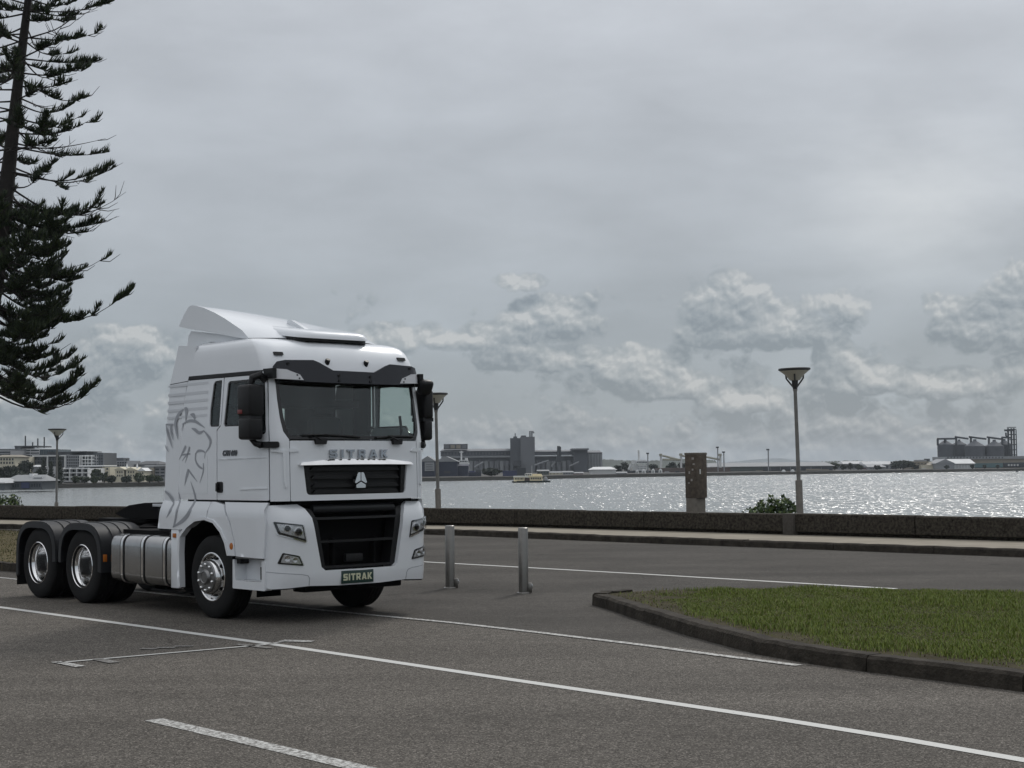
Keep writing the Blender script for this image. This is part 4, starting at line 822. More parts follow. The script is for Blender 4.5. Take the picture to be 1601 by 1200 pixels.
for i, (z, h) in enumerate(((2.92, .03), (2.80, .036), (2.70, .036), (2.60, .034), (2.51, .03))):
    MB().add([tuple(T(u, lerp_tab(zz, CW) + .0025, zz)) for u, zz in ((-1.04, z), (-.08, z + .01), (-.08, z + .01 + h), (-1.04, z + h))], [(0, 1, 2, 3)]).build('pale_stripe', M_STRIPE, art, smooth=0)  # flat pale grey bands across the cab side and extender
me = text_mesh('C7H 660', .085, .004, mat('dark_chrome', (.12, .125, .135), .25, .8), .005, .25); link('side_lettering', me, cab, loc=T(.45, 1.226, 2.05), rot=(math.pi/2, 0, 0), scale=(1.0, 1, 1))

# chassis
ch = empty('chassis'); ch.parent = truck
for s in (1, -1): MB().cbox(-5.15, 1.25, -s*.40 - .04, -s*.40 + .04, .72, 1.0, .01).build('frame_rail', M_DARK, ch)
MB().box(-.9, 1.2, -.55, .55, .50, 1.40).build('engine', M_DARK, ch)
MB().box(-.7, .55, -1.0, 1.0, 1.25, 1.42).build('cab_underside', M_DARK, ch)
for u in (0.0, -3.35, -4.68): MB().tube([T(u, -.9, .52), T(u, -.25, .50), T(u, .25, .50), T(u, .9, .52)], [.07, .10 if u == 0 else .2, .10 if u == 0 else .2, .07], 12).build('axle', M_DARK, ch)
for v in (-.2, .2): MB().tube([T(-.95, v, .52), T(-2.7, v, .52)], .17, 14).build('light_block_tube', M_DARK, ch)  # cylinders added under the frame to block light and darken the underside
MB().box(-2.6, -.8, -.5, .5, .60, .80).build('light_block_box', M_DARK, ch)  # box added between the rails to keep light out below
MB().box(-5.20, -5.12, -.5, .5, .7, .98).build('end_beam', M_DARK, ch)
for u in (-1.6, -2.4, -3.0, -4.0): MB().box(u - .06, u + .06, -.40, .40, .75, .95).build('cross_member', M_DARK, ch)
MB().box(-2.65, -1.25, -.95, .55, .98, 1.04).build('catwalk', M_DARK, ch)
MB().cbox(-2.0, -1.30, -.80, .35, 1.04, 1.36, .03).build('exhaust_box', M_DARK, ch)
MB().tube([T(-1.35, .30, 1.20), T(-1.9, .40, 1.10), T(-2.5, .30, 1.12), T(-3.0, .2, 1.2)], .025, 8).build('air_hose', M_DARK, ch)
fw = empty('fifth_wheel'); fw.parent = truck
MB().prism(fillet([(-4.35, .20), (-4.35, .42), (-3.95, .46), (-3.45, .46), (-3.1, .34), (-3.1, -.34), (-3.45, -.46), (-3.95, -.46), (-4.35, -.42), (-4.35, -.20), (-3.9, -.05), (-3.9, .05)], .04), lambda a, b: T(a, b, 1.10), lambda a, b: T(a, b, 1.15)).build('coupling_plate', M_DARK, fw)
for s in (1, -1): MB().prism([(-3.95, .98), (-3.4, .98), (-3.5, 1.12), (-3.85, 1.12)], lambda a, b: T(a, s*.34, b), lambda a, b: T(a, s*.44, b)).build('coupling_bracket', M_DARK, fw)
MB().prism([(-3.95, 1.22), (-3.55, 1.345), (-3.1, 1.385), (-2.62, 1.385), (-2.62, 1.16), (-3.7, 1.16)], lambda a, b: T(a, .36, b), lambda a, b: T(a, -.36, b)).build('deck_frame', M_DARK, fw)
MB().cbox(-2.86, -2.60, -.375, -.365, 1.335, 1.375, .002).build('maker_plate', M_STRIPE, fw)

# fuel tanks
def tank(s):
    tk = empty('fuel_tank'); tk.parent = truck
    V0, V1, Z0, Z1 = .58, 1.215, .335, .985; sec = fillet([(V0, Z0), (V1, Z0), (V1, Z1), (V0, Z1)], .15, 6)
    def ring(u, g): return [tuple(T(u, s*((v - .9)*g + .9), (z - .66)*g + .66)) for v, z in sec]
    m = MB(); n = len(sec)
    for u, g in ((-2.545, .0), (-2.545, .86), (-2.535, .94), (-2.515, .985), (-2.49, 1), (-.90, 1), (-.88, .98), (-.87, .9), (-.87, .0)): m.v += ring(u, g)
    m.f = [(r*n + i, r*n + (i + 1) % n, (r + 1)*n + (i + 1) % n, (r + 1)*n + i) for r in range(8) for i in range(n)]
    m.build('tank_shell', M_TANK, tk, smooth=50)
    for u in (-2.20, -1.66, -1.10):
        for nm, w, g0, g1, mt in (('strap_rubber', .052, 1.002, 1.012, M_BLACK), ('strap', .028, 1.012, 1.024, M_ALU)):
            m = MB()
            for uu in (u - w, u + w):
                for g in (g0, g1): m.v += [tuple(T(uu, s*((v - .9)*g + .9 + .004), (z - .66)*g + .66)) for v, z in sec]
            m.f = [(a*n + i, a*n + (i + 1) % n, b*n + (i + 1) % n, b*n + i) for a, b in ((0, 1), (1, 3), (3, 2), (2, 0)) for i in range(n)]
            m.build(nm, mt, tk)
    MB().lathe([(0, .05), (.055, .05), (.06, .04), (.06, 0)], Matrix.Translation(T(-1.30, s*.95, .985)), 20).build('filler_cap', M_BLACK, tk)
    MB().tube([T(-1.7, s*1.05, .27), T(-1.2, s*.9, .235), T(-1.0, s*.8, .26)], .02, 6).build('tank_bracket', M_GUARD, tk)
    MB().tube([T(-1.5, s*.75, 1.0), T(-1.25, s*.85, 1.04), T(-1.0, s*.9, 1.03), T(-.85, s*.8, 1.08)], .022, 6).build('fuel_hose', M_BLACK, tk)
for s in (1, -1): tank(s)

# wheels: built about the local z axis, outer side up
def tyre_profile(R, w, rim):
    return [(rim, w*.47), (rim + .03, w*.50), ((R + rim)/2, w*.53), (R - .05, w*.50), (R - .015, w*.45), (R - .002, w*.40),
            (R, w*.30), (R - .012, w*.29), (R - .012, w*.26), (R, w*.25), (R, w*.10), (R - .012, w*.09), (R - .012, w*.06), (R, w*.05), (R, -w*.05), (R - .012, -w*.06), (R - .012, -w*.09), (R, -w*.10),
            (R, -w*.25), (R - .012, -w*.26), (R - .012, -w*.29), (R, -w*.30), (R - .002, -w*.40), (R - .015, -w*.45), (R - .05, -w*.50), ((R + rim)/2, -w*.53), (rim + .03, -w*.50), (rim, -w*.47), (rim - .02, -w*.40), (rim - .02, w*.40)]
RIM = .292
me_tyre = MB().lathe(tyre_profile(.515, .30, RIM), None, 56, True).mesh('tyre', M_RUBBER, 40)
me_frim = MB().lathe([(RIM - .012, -.13), (RIM - .02, -.10), (RIM - .03, .0), (RIM - .025, .10), (RIM + .012, .142), (RIM + .014, .152), (RIM + .002, .156), (RIM - .012, .148), (RIM - .026, .110), (RIM - .036, .085), (RIM - .046, .095), (.226, .165), (.216, .205), (.205, .222), (.198, .222)], None, 56).mesh('rim', M_ALU, 35)
me_fhub = MB().lathe([(.200, .200), (.200, .228), (.194, .236), (.178, .240), (.100, .240), (.095, .246), (.090, .262), (.082, .270), (.07, .272), (.062, .266), (0, .266)], None, 48).mesh('hub_cap', mat('hub_aluminium', (.22, .22, .22), .35, 1.0, var=(14, .25)), 35)
me_nut = MB().lathe([(.021, 0), (.020, .012), (.015, .020), (.007, .024), (0, .024)], None, 10).mesh('wheel_nut', M_CHROME, 40)
me_hole = MB().lathe([(0, .004), (.024, .004), (.028, .002), (.028, -.01)], None, 14).mesh('hand_hole', M_DARK, 40)
me_rrim = MB().lathe([(RIM + .004, .158), (RIM + .014, .152), (RIM + .012, .146), (RIM - .002, .138), (RIM - .022, .118), (RIM - .042, .085), (RIM - .047, .05), (RIM - .048, -.08), (RIM - .055, -.10), (.228, -.125), (.20, -.13), (.165, -.128), (.150, -.12), (.110, -.11)], None, 56).mesh('rim', mat('satin_aluminium', (.86, .86, .86), .14, 1.0, var=(5, .08)), 60)
me_rhub = MB().lathe([(.125, -.125), (.112, -.03), (.10, -.01), (.08, .0), (.07, .01), (0, .01)], None, 32).mesh('hub_cap', mat('rear_hub', (.05, .05, .05), .4, .6, var=(10, .2)), 35)
def wheel(u, s, v, front_):
    w = empty('wheel'); w.parent = truck; w.location = T(u, s*v, .515); w.rotation_euler = (math.pi/2 if s == 1 else -math.pi/2, 0, 0) if True else None
    link('tyre', me_tyre, w); rim_ = link('rim', me_frim if front_ else me_rrim, w); link('hub_cap', me_fhub if front_ else me_rhub, w)
    if not front_: link('tyre', me_tyre, w, loc=(0, 0, -.335))
    r, z = (.160, .238) if front_ else (.178, -.128)
    for k in range(10):
        a = 2*math.pi*(k + .5)/10; link('wheel_nut', me_nut, rim_, loc=(r*math.cos(a), r*math.sin(a), z))
    for k in range(10):
        a = 2*math.pi*k/10
        if front_: link('hand_hole', me_hole, rim_, loc=(.237*math.cos(a), .237*math.sin(a), .131), rot=(0, R_(66), a))
        else: link('hand_hole', me_hole, rim_, loc=(.218*math.cos(a), .218*math.sin(a), -.121))
for s in (1, -1):
    wheel(0, s, 1.045, True)
    for u in (-3.35, -4.68): wheel(u, s, 1.05, False)

# plastic mudguards over the rear wheels
def guard(u0, s, rear):
    g = empty('mudguard'); g.parent = truck
    R0 = .635; a0, a1 = (-6, 176) if not rear else (4, 200)
    pr = []
    for k in range(25):
        a = R_(a0 + (a1 - a0)*k/24); c, sn_ = math.cos(a), math.sin(a)
        q = max(abs(c), abs(sn_)); f = (1/(abs(c)**3.2 + abs(sn_)**3.2)**(1/3.2)); pr.append((u0 + R0*f*c*.98, .515 + (R0 - .04)*f*sn_))
    def arch(va, vb, th, ext=0.0):
        m = MB(); n = len(pr); cx, cz = u0, .515
        out = lambda p, d: (p[0] + (p[0] - cx)/R0*d, p[1] + (p[1] - cz)/R0*d)
        for d, v in ((0, va), (0, vb), (th, vb), (th, va)): m.v += [tuple(T(out(p, d + ext)[0], s*v, out(p, d + ext)[1])) for p in pr]
        m.f = [(a*n + i, a*n + i + 1, b*n + i + 1, b*n + i) for a, b in ((0, 1), (1, 2), (2, 3), (3, 0)) for i in range(n - 1)] + [(0, n, 2*n, 3*n), (n - 1, 4*n - 1, 3*n - 1, 2*n - 1)]
        return m
    arch(.56, 1.235, .012).build('guard_shell', M_GUARD, g, smooth=50)
    m = MB(); n = len(pr)
    for p in pr:
        d = Vector((p[0] - u0, p[1] - .515)).normalized(); m.v += [tuple(T(p[0], s*1.247, p[1])), tuple(T(p[0] - d.x*.085, s*1.252, p[1] - d.y*.085)), tuple(T(p[0] - d.x*.085, s*1.222, p[1] - d.y*.085)), tuple(T(p[0], s*1.222, p[1]))]
    m.f = [(i*4 + a, i*4 + (a + 1) % 4, i*4 + 4 + (a + 1) % 4, i*4 + 4 + a) for i in range(n - 1) for a in range(4)] + [(0, 1, 2, 3), (4*n - 4, 4*n - 1, 4*n - 2, 4*n - 3)]
    m.build('guard_lip', M_GUARD, g, smooth=50)
    for v in (.70, .86, 1.02): arch(v - .025, v + .025, .012, .010).build('guard_rib', M_GUARD, g, smooth=50)
    if rear: MB().cbox(u0 - .63, u0 - .615, -s*.92 - .31, -s*.92 + .31, .17, .62, .004).build('mud_flap', M_RUBBER, g)
    else: MB().cbox(u0 + .615, u0 + .64, -s*1.19 - .03, -s*1.19 + .03, .60, .70, .006).build('side_marker', M_AMBER, g); 
    return g
for s in (1, -1): guard(-3.35, s, False); guard(-4.68, s, True)
# dark inner arches of the front wheels
for s in (1, -1):
    pr = [(-.655, .34), (-.66, .8), (-.64, 1.01), (-.475, 1.135), (-.29, 1.215), (-.05, 1.24), (.155, 1.205), (.325, 1.095), (.43, .955), (.49, .80), (.50, .40)]; m = MB(); n = len(pr)
    for v in (.70, 1.205): m.v += [tuple(T(a, s*v, b)) for a, b in pr]
    m.f = [(i, i + 1, n + i + 1, n + i) for i in range(n - 1)]
    m.build('arch_liner', M_DARK, ch)
# mud flap behind the bumper
MB().cbox(.62, .64, -.95, -.6, .28, .5, .004).build('front_flap', M_DARK, ch); MB().cbox(1.1, 1.35, -.75, .75, .36, .47, .02).build('under_guard', M_DARK, ch)
# ------------------------------------------------------------------ bollards
M_STEEL = mat('brushed_stainless', (.25, .24, .225), .33, 1.0, var=(6, .15), bump=(120, .05, .002))
def bollard(s, n, lab):
    b = empty('bollard', sn(s, n, 0), -AXIS, label=lab, cat='bollard', group='steel bollards in the gap between the islands')
    MB().lathe([(.0, .955), (.060, .955), (.068, .950), (.0715, .940), (.0715, .008)], None, 32).build('post', M_STEEL, b)
    MB().lathe([(.0716, .016), (.094, .014), (.098, .008), (.098, .0)], None, 32).build('base_ring', M_STEEL, b)
    c = MB().cbox(.062, .125, -.012, .012, .004, .15, .006).build('hinge_tab', M_STEEL, b); c.rotation_euler = (0, 0, R_(38))
    MB().tube([(.11, .0, .05), (.135, .0, .09), (.115, .0, .14)], .010, 6).build('padlock_shackle', M_CHROME, b, rot=(0, 0, R_(38)))
bollard(-18.73, 16.0, 'steel bollard standing nearer the truck'); bollard(-17.15, 16.06, 'steel bollard standing nearer the grass island')

# ------------------------------------------------------------------ lamps
M_POLE = mat('weathered_pole_paint', (.19, .185, .175), .5, .3, var=(4, .25))
M_SLEEVE = mat('weathered_sleeve', (.17, .155, .135), .55, .3, var=(5, .3))
M_BOWL = mat('pale_lamp_bowl', (.42, .40, .34), .5); M_LAMPBLK = mat('lamp_bracket_black', (.02, .02, .021), .5)
def lamp(px, py, dist, zb, h, head, lab, lean=0.0):
    p = at(px, py, dist); l = empty('street_lamp', (p.x, p.y, zb), 0, label=lab, cat='street lamp', group='bowl topped lamps along the waterfront'); l.rotation_euler = (0, lean, 0)
    r = head/2
    MB().lathe([(.088, 0), (.088, 1.45), (.08, 1.47), (.05, 1.475)], None, 20).build('pole_sleeve', M_SLEEVE, l)
    MB().lathe([(.052, 1.47), (.045, h - .62), (.05, h - .60), (.06, h - .57), (.06, h - .55)], None, 16).build('pole', M_POLE, l)
    hd = MB().lathe([(.05, h - .58), (.075, h - .45), (.085, h - .33), (0, h - .33)], None, 16).build('lamp_neck', M_LAMPBLK, l)
    MB().lathe([(.10, h - .33), (.13, h - .325), (r*.55, h - .20), (r*.93, h - .075), (r*.90, h - .06), (0, h - .06)], None, 32).build('lamp_bowl', M_BOWL, l)
    MB().lathe([(r*.90, h - .085), (r*.99, h - .062), (r, h - .045), (r*.97, h - .02), (r*.5, h - .005), (0, h)], None, 32).build('lamp_rim', M_LAMPBLK, l)
    for k in range(3):
        a = R_(20 + 120*k); c, s_ = math.cos(a), math.sin(a)
        MB().tube([(.05*c, .05*s_, h - .50), (r*.42*c, r*.42*s_, h - .36), (r*.60*c, r*.60*s_, h - .27), (r*.62*c, r*.62*s_, h - .17)], .022, 6).build('bowl_arm', M_LAMPBLK, hd)
lamp(1251.5, 800, 40.6, -.05, 4.33, .82, 'tall lamp behind the wall near the concrete pillar and bush', -.020)
lamp(686, 793, 49.0, -.3, 4.42, .76, 'lamp standing behind the wall just past the truck mirror', -.016)
lamp(88, 790, 74.0, -1.1, 4.88, .84, 'distant lamp behind the truck rear wheels', .006)

# ------------------------------------------------------------------ concrete pillar on the wall line
p = at(1089, 797, 43.6); col = empty('pillar', (p.x, p.y, 0), -AXIS + R_(0), label='square stained pillar with small stickers behind the wall', cat='pillar')
M_PILLAR = mat('stained_pillar', (.085, .068, .052), .85, var=(9, .55, 8), bump=(40, .5, .01)); M_PBASE = mat('pillar_plinth', (.14, .125, .105), .85, var=(8, .3))
MB().cbox(-.215, .215, -.205, .205, .93, 2.13, .012).build('pillar_shaft', M_PILLAR, col)
MB().cbox(-.205, .16, -.195, .195, -1.0, .93, .01).build('plinth', M_PBASE, col)
MB().cbox(-.225, .225, -.215, .215, 2.10, 2.16, .01).build('pillar_cap', M_PBASE, col)
M_STICK = mat('pale_sticker', (.30, .28, .26), .6, var=(60, .4)); M_STICK2 = mat('white_sticker', (.55, .56, .54), .5)
for y, z, w, h, m_ in ((.07, 2.0, .08, .06, M_STICK), (-.06, 1.62, .05, .07, M_STICK), (.06, 1.70, .06, .05, M_STICK), (.02, 1.42, .06, .06, M_STICK), (-.08, 1.34, .06, .04, M_STICK), (.1, 1.85, .07, .04, M_STICK)):
    MB().box(y - w/2, y + w/2, -.2065, -.2045, z - h/2, z + h/2).build('sticker', m_, col)
MB().box(.2145, .2165, -.10, -.05, 1.58, 1.71).build('sticker', M_STICK2, col)

# ------------------------------------------------------------------ leaves
def leaf_cloud(lobes, count, size, mats, seed=1, flat=.6):
    """many small leaf faces scattered through overlapping lobes (cx, cy, cz, rx, ry, rz)"""
    g = np.random.default_rng(seed); w = np.array([l[3]*l[4]*l[5] for l in lobes]); w = np.cbrt(w)**2; w = w/w.sum(); idx = g.choice(len(lobes), count, p=w); Lb = np.array(lobes)[idx]
    d = g.normal(size=(count, 3)); d /= np.linalg.norm(d, axis=1)[:, None]; r = g.random(count)**.45; c = Lb[:, :3] + d*r[:, None]*Lb[:, 3:]
    a = g.normal(size=(count, 3)); a /= np.linalg.norm(a, axis=1)[:, None]; b = np.cross(a, d + g.normal(size=(count, 3))*.6); b /= np.linalg.norm(b, axis=1)[:, None] + 1e-9
    s = size*g.uniform(.6, 1.4, count); A = a*s[:, None]; B = b*(s*flat)[:, None]
    v = np.stack([c - A, c + B, c + A, c - B], 1).reshape(-1, 3)
    me = bpy.data.meshes.new('leaves'); me.vertices.add(count*4); me.vertices.foreach_set('co', v.reshape(-1)); me.loops.add(count*4); me.loops.foreach_set('vertex_index', np.arange(count*4))
    me.polygons.add(count); me.polygons.foreach_set('loop_start', np.arange(count)*4); me.polygons.foreach_set('material_index', g.integers(0, len(mats), count)); me.update(calc_edges=True)
    for m in mats: me.materials.append(m)
    return me
LEAF = [mat('leaf_green', (.050, .085, .022), .5, spec=.4), mat('leaf_bright', (.095, .135, .035), .5, spec=.4), mat('leaf_deep', (.028, .052, .016), .55, spec=.4)]
LEAF_D = [mat('far_leaf', (.038, .055, .024), .7), mat('far_leaf_light', (.060, .078, .032), .7), mat('far_leaf_deep', (.022, .034, .018), .7)]
LEAF_X = [mat('dark_far_leaf', (.022, .032, .018), .7), mat('dark_far_leaf_deep', (.014, .021, .013), .7)]
M_BARK = mat('bark', (.060, .045, .034), .9, var=(6, .4), bump=(25, .8, .02))
def shrub(px, py, dist, lobes, count, size, lab, seed):
    p = at(px, py, dist); o = empty('shrub', (p.x, p.y, -.6), 0, label=lab, cat='shrub')
    link('foliage', leaf_cloud(lobes, count, size, LEAF, seed), o)
    m = MB(); g = random.Random(seed)
    for l in lobes[:7]:
        m.tube([(l[0]*.15, l[1]*.15, -.4), (l[0]*.6, l[1]*.6, l[2]*.5), (l[0], l[1], l[2])], [.03, .02, .008], 5)
    m.build('stem', M_BARK, o)
shrub(1200, 800, 42.2, [(0, 0, 1.05, .5, .4, .38), (.38, 0, 1.15, .38, .35, .45), (-.35, .05, 1.0, .38, .3, .33), (.12, 0, 1.42, .14, .12, .24), (.45, 0, 1.42, .12, .1, .20), (-.15, 0, 1.34, .12, .1, .2), (.66, .1, 1.1, .2, .2, .33), (-.80, 0, 1.0, .12, .15, .22), (0, 0, .5, .75, .5, .55)], 2600, .055, 'leafy green shrub showing above the wall next to the lamp', 3)
shrub(12, 792, 58.5, [(0, 0, .9, .65, .5, .55), (.5, 0, .75, .5, .4, .45), (-.6, 0, .85, .7, .5, .6), (.2, 0, 1.35, .3, .3, .25), (-.3, 0, 1.40, .3, .3, .25), (.95, 0, .65, .25, .2, .35), (0, 0, .3, 1.2, .6, .6)], 3000, .06, 'bright green shrub above the wall behind the truck tail', 5)

# ------------------------------------------------------------------ tall pine whose trunk leans into the picture
M_NEEDLE = [mat('pine_needle', (.022, .036, .014), .6, spec=.3), mat('pine_needle_light', (.045, .062, .020), .6, spec=.3), mat('pine_needle_dark', (.012, .020, .010), .65, spec=.3)]
M_PBARK = mat('pine_bark', (.022, .018, .016), .9, var=(5, .4), bump=(18, .8, .03))
def pine():
    DIST = 45.0; base = at(-92, 839, DIST); base.z = .1
    pine_o = empty('pine_tree', base, 0, label='tall dark pine with tiered drooping branches leaning over the truck tail', cat='tree')
    pts = [base] + [at(x, y, DIST) for x, y in ((-72, 760), (-40, 600), (-3, 400), (14, 260), (28, 130), (44, 0), (58, -130), (70, -260), (80, -380))]
    rad = [.46, .42, .36, .27, .20, .145, .105, .08, .05, .012]
    loc = [p - base for p in pts]
    MB().tube(loc, rad, 14).build('trunk', M_PBARK, pine_o, smooth=60)
    def on(z):
        for a, b in zip(loc[:-1], loc[1:]):
            if z <= b.z: return a.lerp(b, (z - a.z)/(b.z - a.z))
        return loc[-1]
    g = random.Random(21); ZT = loc[-1].z; z = 4.3
    def curve(o, h, L, droop, lift, cv, NS):
        sd = Vector((-h.y, h.x, 0)); return [o + h*(L*t) + sd*(cv*L*t*t*.5) + Vector((0, 0, -droop*L*math.sin(t*2.3) + lift*L*max(0, t - .4)**1.6)) for t in [i/NS for i in range(NS + 1)]]
    def along_(Q, t):
        x = t*(len(Q) - 1); i = min(int(x), len(Q) - 2); return Q[i].lerp(Q[i + 1], x - i), (Q[i + 1] - Q[i]).normalized()
    while z < ZT - .4:
        f = z/ZT; low = max(0.0, min(1.0, (10.6 - z)/1.5)); lmax = (3.75 if z < 8.5 else 3.05)*(1 - max(0, (f - .6))*1.4); lmax = max(.6, lmax)
        nb = g.choice((5, 6, 6)) if low < .5 else g.choice((6, 7, 7)); a0 = g.uniform(0, 6.28)
        for k in range(nb):
            az = a0 + 6.283*k/nb + g.uniform(-.45, .45); L = lmax*g.uniform(.50, 1.06); bare = g.random() < (.16 if low > .5 else .22)
            if bare: L *= 1.12
            h = Vector((math.cos(az), math.sin(az), 0)); sd = Vector((-h.y, h.x, 0))
            droop = g.uniform(-.06, .20) if low < .5 else g.uniform(.08, .40)
            P = curve(on(z + g.uniform(-.25, .25)), h, L, droop, g.uniform(.20, .50), g.uniform(-.5, .5), 9)
            r0 = .042*(1 - .5*f); br = MB().tube(P, [r0*(1 - .86*i/9) for i in range(10)], 5); tw = []
            for q in range(g.randint(3, 6) if low < .5 else g.randint(7, 11)):
                t = g.uniform(.30, .95); p, ax = along_(P, t); dr = (ax*g.uniform(.5, 1.0) + sd*g.choice((-1, 1))*g.uniform(.3, 1.0) + Vector((0, 0, g.uniform(-.25, .15)))).normalized(); l = L*g.uniform(.10, .24) if low < .5 else L*g.uniform(.14, .36)*(1.1 - t*.6)
                Q = [p, p + dr*l*.5 - Vector((0, 0, l*.05)), p + dr*l + Vector((0, 0, l*g.uniform(.05, .35)))]; br.tube(Q, [.014, .010, .005], 4); tw.append(Q)
            bo = br.build('branch', M_PBARK, pine_o, smooth=60); seg = []
            # upright cord-like sprays in tufts along the outer branch and the twigs
            if not bare or g.random() < .5:
                for q in range(g.choice((1, 2, 2)) if low < .5 else g.choice((2, 3))):
                    c = g.uniform(.30, .97) if low < .5 else g.uniform(.2, .98); w = g.uniform(.10, .19); seg.append((P, max(.08, c - w), min(1.0, c + w), 1.0))
                for Q in tw:
                    if g.random() < (.50 if low < .5 else .92): seg.append((Q, g.uniform(.0, .45), 1.0, .9))
            vs, fs, mi = [], [], []
            for Q, t0, t1, sc in seg:
                ln = sum((Q[i + 1] - Q[i]).length for i in range(len(Q) - 1))*(t1 - t0); cnt = int(ln/.0135) + 6
                for c in range(cnt):
                    e_ = g.random(); p, ax = along_(Q, t0 + (t1 - t0)*e_); env = min(1.0, e_*3 + .45)*min(1.0, (1 - e_)*2.2 + .35)
                    sl = Vector((-ax.y, ax.x, 0)); d = (ax*g.uniform(.1, .9) + Vector((0, 0, g.uniform(-.05, 1.0))) + sl*g.uniform(-1.0, 1.0)).normalized()
                    l = .29*sc*env*g.uniform(.6, 1.15); w = .0135*g.uniform(.8, 1.3); e = d.cross(Vector((.3, .5, .8))).normalized()*w; e2 = d.cross(e).normalized()*w
                    mid = p + d*l*.55; tip = p + d*l + Vector((0, 0, l*.25)); b = len(vs)
                    vs += [p + e, p - e*.5 + e2*.87, p - e*.5 - e2*.87, mid + e, mid - e*.5 + e2*.87, mid - e*.5 - e2*.87, tip]
                    fs += [(b, b + 1, b + 4, b + 3), (b + 1, b + 2, b + 5, b + 4), (b + 2, b, b + 3, b + 5), (b + 3, b + 4, b + 6), (b + 4, b + 5, b + 6), (b + 5, b + 3, b + 6)]
                    mi += [g.choice((0, 0, 0, 1, 2, 2))]*6
            if vs:
                me = bpy.data.meshes.new('foliage'); me.from_pydata(vs, [], fs); me.polygons.foreach_set('material_index', mi)
                for m in M_NEEDLE: me.materials.append(m)
                link('foliage', me, bo)
        z += g.uniform(.30, .50) if low < .5 else g.uniform(.26, .38)
pine()
# ------------------------------------------------------------------ far bank
BZ = -2.0
M_BANK = mat('far_quay', (.085, .08, .072), .9, var=(.05, .35)); M_LAND = mat('far_ground', (.050, .048, .042), .95, var=(.02, .3))
SH = [(-1500, 520), (-400, 440), (-150, 432), (-128, 440), (-102, 462), (-60, 500), (-26, 533), (0, 552), (38, 612), (125, 680), (186, 722), (238, 745), (420, 800), (1600, 1000)]
n_ = len(SH); m = MB().add([(x, y, WZ - 1) for x, y in SH] + [(x, y + 1.0, BZ) for x, y in SH] + [(x*3.2, 8800, BZ) for x, y in SH], [(i, i + 1, n_ + i + 1, n_ + i) for i in range(n_ - 1)] + [(n_ + i, n_ + i + 1, 2*n_ + i + 1, 2*n_ + i) for i in range(n_ - 1)])
m.build('far_bank', M_LAND, smooth=0, label='low far bank of the harbour with its dark quay edge', cat='bank', kind='structure')
for i in range(n_ - 1):
    pass
UNIT = {}
def unit(m):
    if m.name not in UNIT: UNIT[m.name] = MB().box(-.5, .5, -.5, .5, 0, 1).mesh('block', m, 0)
    return UNIT[m.name]
def place(px, dist): p = at(px, 727, dist); return p.x
def hz(px, py, dist): return at(px, py, dist).z
class B:
    """one far building: measured from its pixel box at a given distance"""
    def __init__(s, name, label, cat, x0, x1, dist, base=BZ, rz=0.0, group=None, kind=None):
        s.ox = at((x0 + x1)/2, 727, dist).x; s.k = dist/FPX; s.xc = (x0 + x1)/2; s.dist = dist; s.base = base
        s.o = empty(name, (at(s.xc, 727, dist).x, dist, base), rz, label=label, cat=cat, group=group, kind=kind)
    def X(s, px, d=0): return at(px, 727, s.dist + d).x - s.ox
    def Z(s, px, py, d=0): return max(.3, hz(px, py, s.dist + d) - s.base)
    def box(s, nm, x0, x1, yt, yb, m, d0=0, d1=20, parent=None):
        xc = (x0 + x1)/2; zt = s.Z(xc, yt, d0); zb = 0 if yb is None else s.Z(xc, yb, d0)
        return link(nm, unit(m), parent or s.o, loc=(s.X(xc, d0), (d0 + d1)/2, zb), scale=(s.X(x1, d0) - s.X(x0, d0), d1 - d0, zt - zb))
    def gable(s, nm, x0, x1, yr, ye, m, d0=0, d1=20, along='y', over=.3, hip=0.0):
        """pitched roof; ridge at pixel yr, eaves at ye; along x: ridge parallel to the picture"""
        xa, xb = s.X(x0, d0) - over, s.X(x1, d0) + over; xc = (x0 + x1)/2; zr, ze = s.Z(xc, yr, (d0 + d1)/2 if along == 'x' else d0), s.Z(xc, ye, d0); d0 -= over; d1 += over; dm = (d0 + d1)/2; xm = (xa + xb)/2
        if along == 'y': v = [(xa, d0, ze), (xm, d0, zr), (xb, d0, ze), (xa, d1, ze), (xm, d1, zr), (xb, d1, ze)]
        else: h = hip*(xb - xa); v = [(xa, d0, ze), (xa + h, dm, zr), (xa, d1, ze), (xb, d0, ze), (xb - h, dm, zr), (xb, d1, ze)]
        return MB().add(v, [(0, 1, 2), (3, 5, 4), (0, 3, 4, 1), (1, 4, 5, 2), (0, 2, 5, 3)]).build(nm, m, s.o, smooth=0)
    def wins(s, x0, x1, yt, yb, nx, ny, m, fw=.6, fh=.55, d=-.06, nm='window', parent=None):
        for i in range(nx):
            for j in range(ny):
                xa = x0 + (x1 - x0)*(i + .5 - fw/2)/nx; xb = x0 + (x1 - x0)*(i + .5 + fw/2)/nx; ya = yt + (yb - yt)*(j + .5 - fh/2)/ny; yb_ = yt + (yb - yt)*(j + .5 + fh/2)/ny
                s.box(nm, xa, xb, ya, yb_, m, d - .06, d + .10, parent)
    def cyl(s, nm, px, r_px, yt, yb, m, d=8, seg=20, prof=None):
        z0 = 0 if yb is None else s.Z(px, yb, d); z1 = s.Z(px, yt, d); r = r_px*(s.dist + d)/FPX
        return MB().lathe(prof(r, z0, z1) if prof else [(r, z0), (r, z1), (0, z1)], None, seg).build(nm, m, s.o, loc=(s.X(px, d), d, 0))
    def pole(s, nm, pts, r, m, d=4):
        return MB().tube([(s.X(x, d), d, s.Z(x, y, d)) for x, y in pts], r, 6).build(nm, m, s.o)
def C(nm, r, g, b, ro=.8, v=None): return mat(nm, (r, g, b), ro, var=v or (.25, .12))
